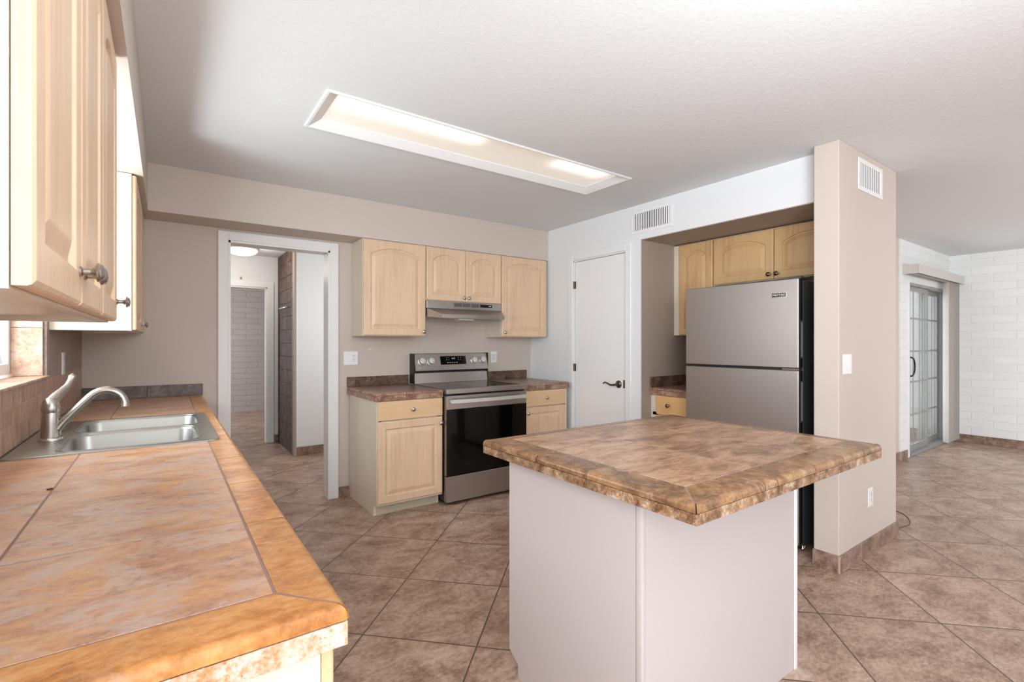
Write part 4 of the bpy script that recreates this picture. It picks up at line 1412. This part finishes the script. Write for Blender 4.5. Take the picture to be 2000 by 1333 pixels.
e = 0.0025
o0, o1, p0, p1 = 0.588, 2.622, 2.242, 2.692
m = MB().loft([ring(o0, o1, p0, p1, ZC - 0.0006), ring(o0, o1, p0, p1, ZC - 0.004), ring(o0 + 0.006, o1 - 0.006, p0 + 0.006, p1 - 0.006, ZC - 0.008),
               ring(o0 + 0.016, o1 - 0.016, p0 + 0.014, p1 - 0.014, ZC - 0.008), ring(o0 + 0.040, o1 - 0.040, p0 + 0.036, p1 - 0.036, ZC + 0.006),
               ring(LX0 + e, LX1 - e, LY0 + e, LY1 - e, ZC + 0.026), ring(LX0 + e, LX1 - e, LY0 + e, LY1 - e, ZC + 0.028)], False, False)
fo = sh(m).build('frame', M['trim'], r)
sm = fo.modifiers.new('thickness', 'SOLIDIFY')
sm.thickness = 0.0015
sm.offset = 0
sh(MB().box(LX0 + 0.004, LX1 - 0.004, LY0 + 0.004, LY1 - 0.004, ZC + 0.029, ZC + 0.033)).build('diffuser', M['diffuser'], r)

# ------------------------------------------------------------------ patio door, blind, patio
dd_ = struct('door_2', MB().box(SX0, SX0 + 0.03, YW - 0.01, YW + 0.12, 0.0005, SZ).box(SX1 - 0.03, SX1, YW - 0.01, YW + 0.12, 0.0005, SZ)
             .box(SX0 + 0.03, SX1 - 0.03, YW - 0.01, YW + 0.12, SZ - 0.03, SZ).box(SX0 + 0.03, SX1 - 0.03, YW - 0.02, YW + 0.12, 0.0005, 0.03), M['alu'],
             'sliding glass patio door with a grey frame and grid', 'door')
struct('trim_8', box(SX0 - 0.05, SX0 - 0.0005, YW - 0.014, YW - 0.0005, 0.0005, SZ + 0.03), M['trim'], 'white strip at the left edge of the patio door', 'door casing')
mid = 7.595
for nm, a, b, yy in (('sliding_panel', SX0 + 0.031, mid + 0.03, YW + 0.03), ('fixed_panel', mid - 0.03, SX1 - 0.031, YW + 0.075)):
    m = MB()
    fw = 0.05
    z0, z1 = 0.031, SZ - 0.031
    m.box(a, a + fw, yy, yy + 0.03, z0, z1).box(b - fw, b, yy, yy + 0.03, z0, z1).box(a + fw, b - fw, yy, yy + 0.03, z0, z0 + 0.07).box(a + fw, b - fw, yy, yy + 0.03, z1 - fw, z1)
    o = m.build(nm, M['alu'], dd_)
    box(a + fw, b - fw, yy + 0.012, yy + 0.018, z0 + 0.07, z1 - fw).build('pane', M['glass'], o)
    m = MB()
    for zz in (0.448, 0.828, 1.185, 1.566):
        m.box(a + fw, b - fw, yy + 0.006, yy + 0.0118, zz - 0.011, zz + 0.011)
    k_ = 3
    for i in range(1, k_):
        x = a + fw + (b - a - 2 * fw) * i / k_
        m.box(x - 0.011, x + 0.011, yy + 0.0065, yy + 0.0113, z0 + 0.07, z1 - fw)
    m.build('grid', M['alu'], o)
hc = (SX0 + 0.056, YW + 0.029, 1.012)
pts = [(hc[0], hc[1], hc[2] - 0.105)]
for i in range(13):
    a = -PI / 2 + PI * i / 12
    pts.append((hc[0] + 0.105 * math.cos(a), hc[1] - 0.045, hc[2] + 0.105 * math.sin(a)))
pts.append((hc[0], hc[1], hc[2] + 0.105))
MB().tube(pts, 0.0095, 10).build('pull_handle', M['black'], dd_, True)

r = thing('vertical_blind', (7.5, YW - 0.08, 0), 'drawn-back grey vertical blind with a boxed valance over the patio door', 'blind')
ox, oy, oz = r.location
vx0, vx1, vz0, vz1, vy = 6.615, 8.400, 2.040, 2.140, 1.700
sh(MB().box(vx0, vx1, vy, vy + 0.012, vz0, vz1, 0.002).box(vx0, vx0 + 0.012, vy + 0.012, YW - 0.001, vz0, vz1).box(vx0 + 0.012, vx1, vy + 0.012, YW - 0.001, vz1 - 0.012, vz1)).build('valance', M['vane'], r)
sh(MB().box(vx0 + 0.05, vx1 - 0.02, vy + 0.04, vy + 0.085, 2.035, 2.075, 0.004)).build('head_rail', M['alu'], r)
for i in range(11):
    x = 7.885 + i * 0.047
    a = math.radians(52 + 3 * math.sin(i * 2.1))
    hw = 0.043
    dx, dy = hw * math.cos(a), hw * math.sin(a)
    px, py = -math.sin(a) * 0.006, math.cos(a) * 0.006
    yb_ = vy + 0.066
    poly = []
    for s_ in (-1, -0.5, 0, 0.5, 1):
        cv = (1 - s_ * s_)
        poly.append((x + dx * s_ + px * cv, yb_ + dy * s_ + py * cv))
    back = [(p[0] - math.sin(a) * 0.0012, p[1] + math.cos(a) * 0.0012) for p in reversed(poly)]
    sh(MB().prism(poly + back, 'z', 0.045, 2.033)).build('vane', M['vane'], r)

# patio outside (seen through the glass)
struct('patio_ground', box(4.3, 14.0, YW + 0.15, 9.0, -0.06, -0.005), M['concrete'], 'pale concrete patio outside the glass door', 'patio')
struct('wall_patio_yard', box(12.0, 12.15, YW + 0.15, 9.0, -0.005, 2.5), M['brick_y'], 'white brick yard wall outside the patio door', 'wall')
r = thing('shrub', (11.2, 3.35, 0), 'green shrub outside behind the patio door glass', 'shrub')
m = MB()
rg = random.Random(5)
for i in range(420):
    a = rg.random() * 2 * PI
    h_ = rg.random() * 1.5
    rr = 0.30 * math.sqrt(rg.random()) * (1.1 - 0.35 * h_)
    p = Vector((rr * math.cos(a), rr * math.sin(a), 0.15 + h_))
    d = Vector((rg.uniform(-1, 1), rg.uniform(-1, 1), rg.uniform(-0.2, 1))).normalized() * 0.035
    n_ = d.orthogonal().normalized() * 0.014
    m.loft([[p + n_, p - n_, p - n_ * 0.9 + d * 0.03], [p + d + n_ * 0.3, p + d - n_ * 0.3, p + d * 1.02]])
m.build('foliage', M['leaf'], r)
MB().tube([(0, 0, -0.004), (0.01, 0, 0.6), (0, 0.02, 1.3)], [0.02, 0.016, 0.008], 8).build('stem', M['cable'], r)

# ------------------------------------------------------------------ small bits
o = MB().tube([(4.49, 1.33, 0.0024), (4.533, 1.299, 0.0024), (4.50, 1.252, 0.0024), (4.42, 1.200, 0.0024), (4.339, 1.166, 0.0024), (4.27, 1.152, 0.0024), (4.219, 1.157, 0.0024), (4.15, 1.172, 0.0024), (4.06, 1.195, 0.0024), (3.99, 1.205, 0.0024)],
              0.0022, 8).build('cable', M['cable'], None, True)
tag(o, 'thin brown cable looped on the floor at the end of the wing wall', 'cable')
o = MB().lathe([(0.001, 0), (0.006, 0.002), (0.006, 0.005), (0.001, 0.007)], (1.71, 3.01, 0.0006), (0, 0, 1), 8).build('crumb', M['crumb'])
tag(o, 'tiny white crumb on the floor in front of the stove', 'crumb')
o = MB().box(-0.006, 0.006, -0.004, 0.004, 0, 0.003, 0.001).build('debris_chip', M['chip'])
o.location = (-0.238, 1.68, ZT + 0.0005)
o.rotation_euler = (0, 0, 0.6)
tag(o, 'tiny dark brown chip lying on the sink counter', 'debris')
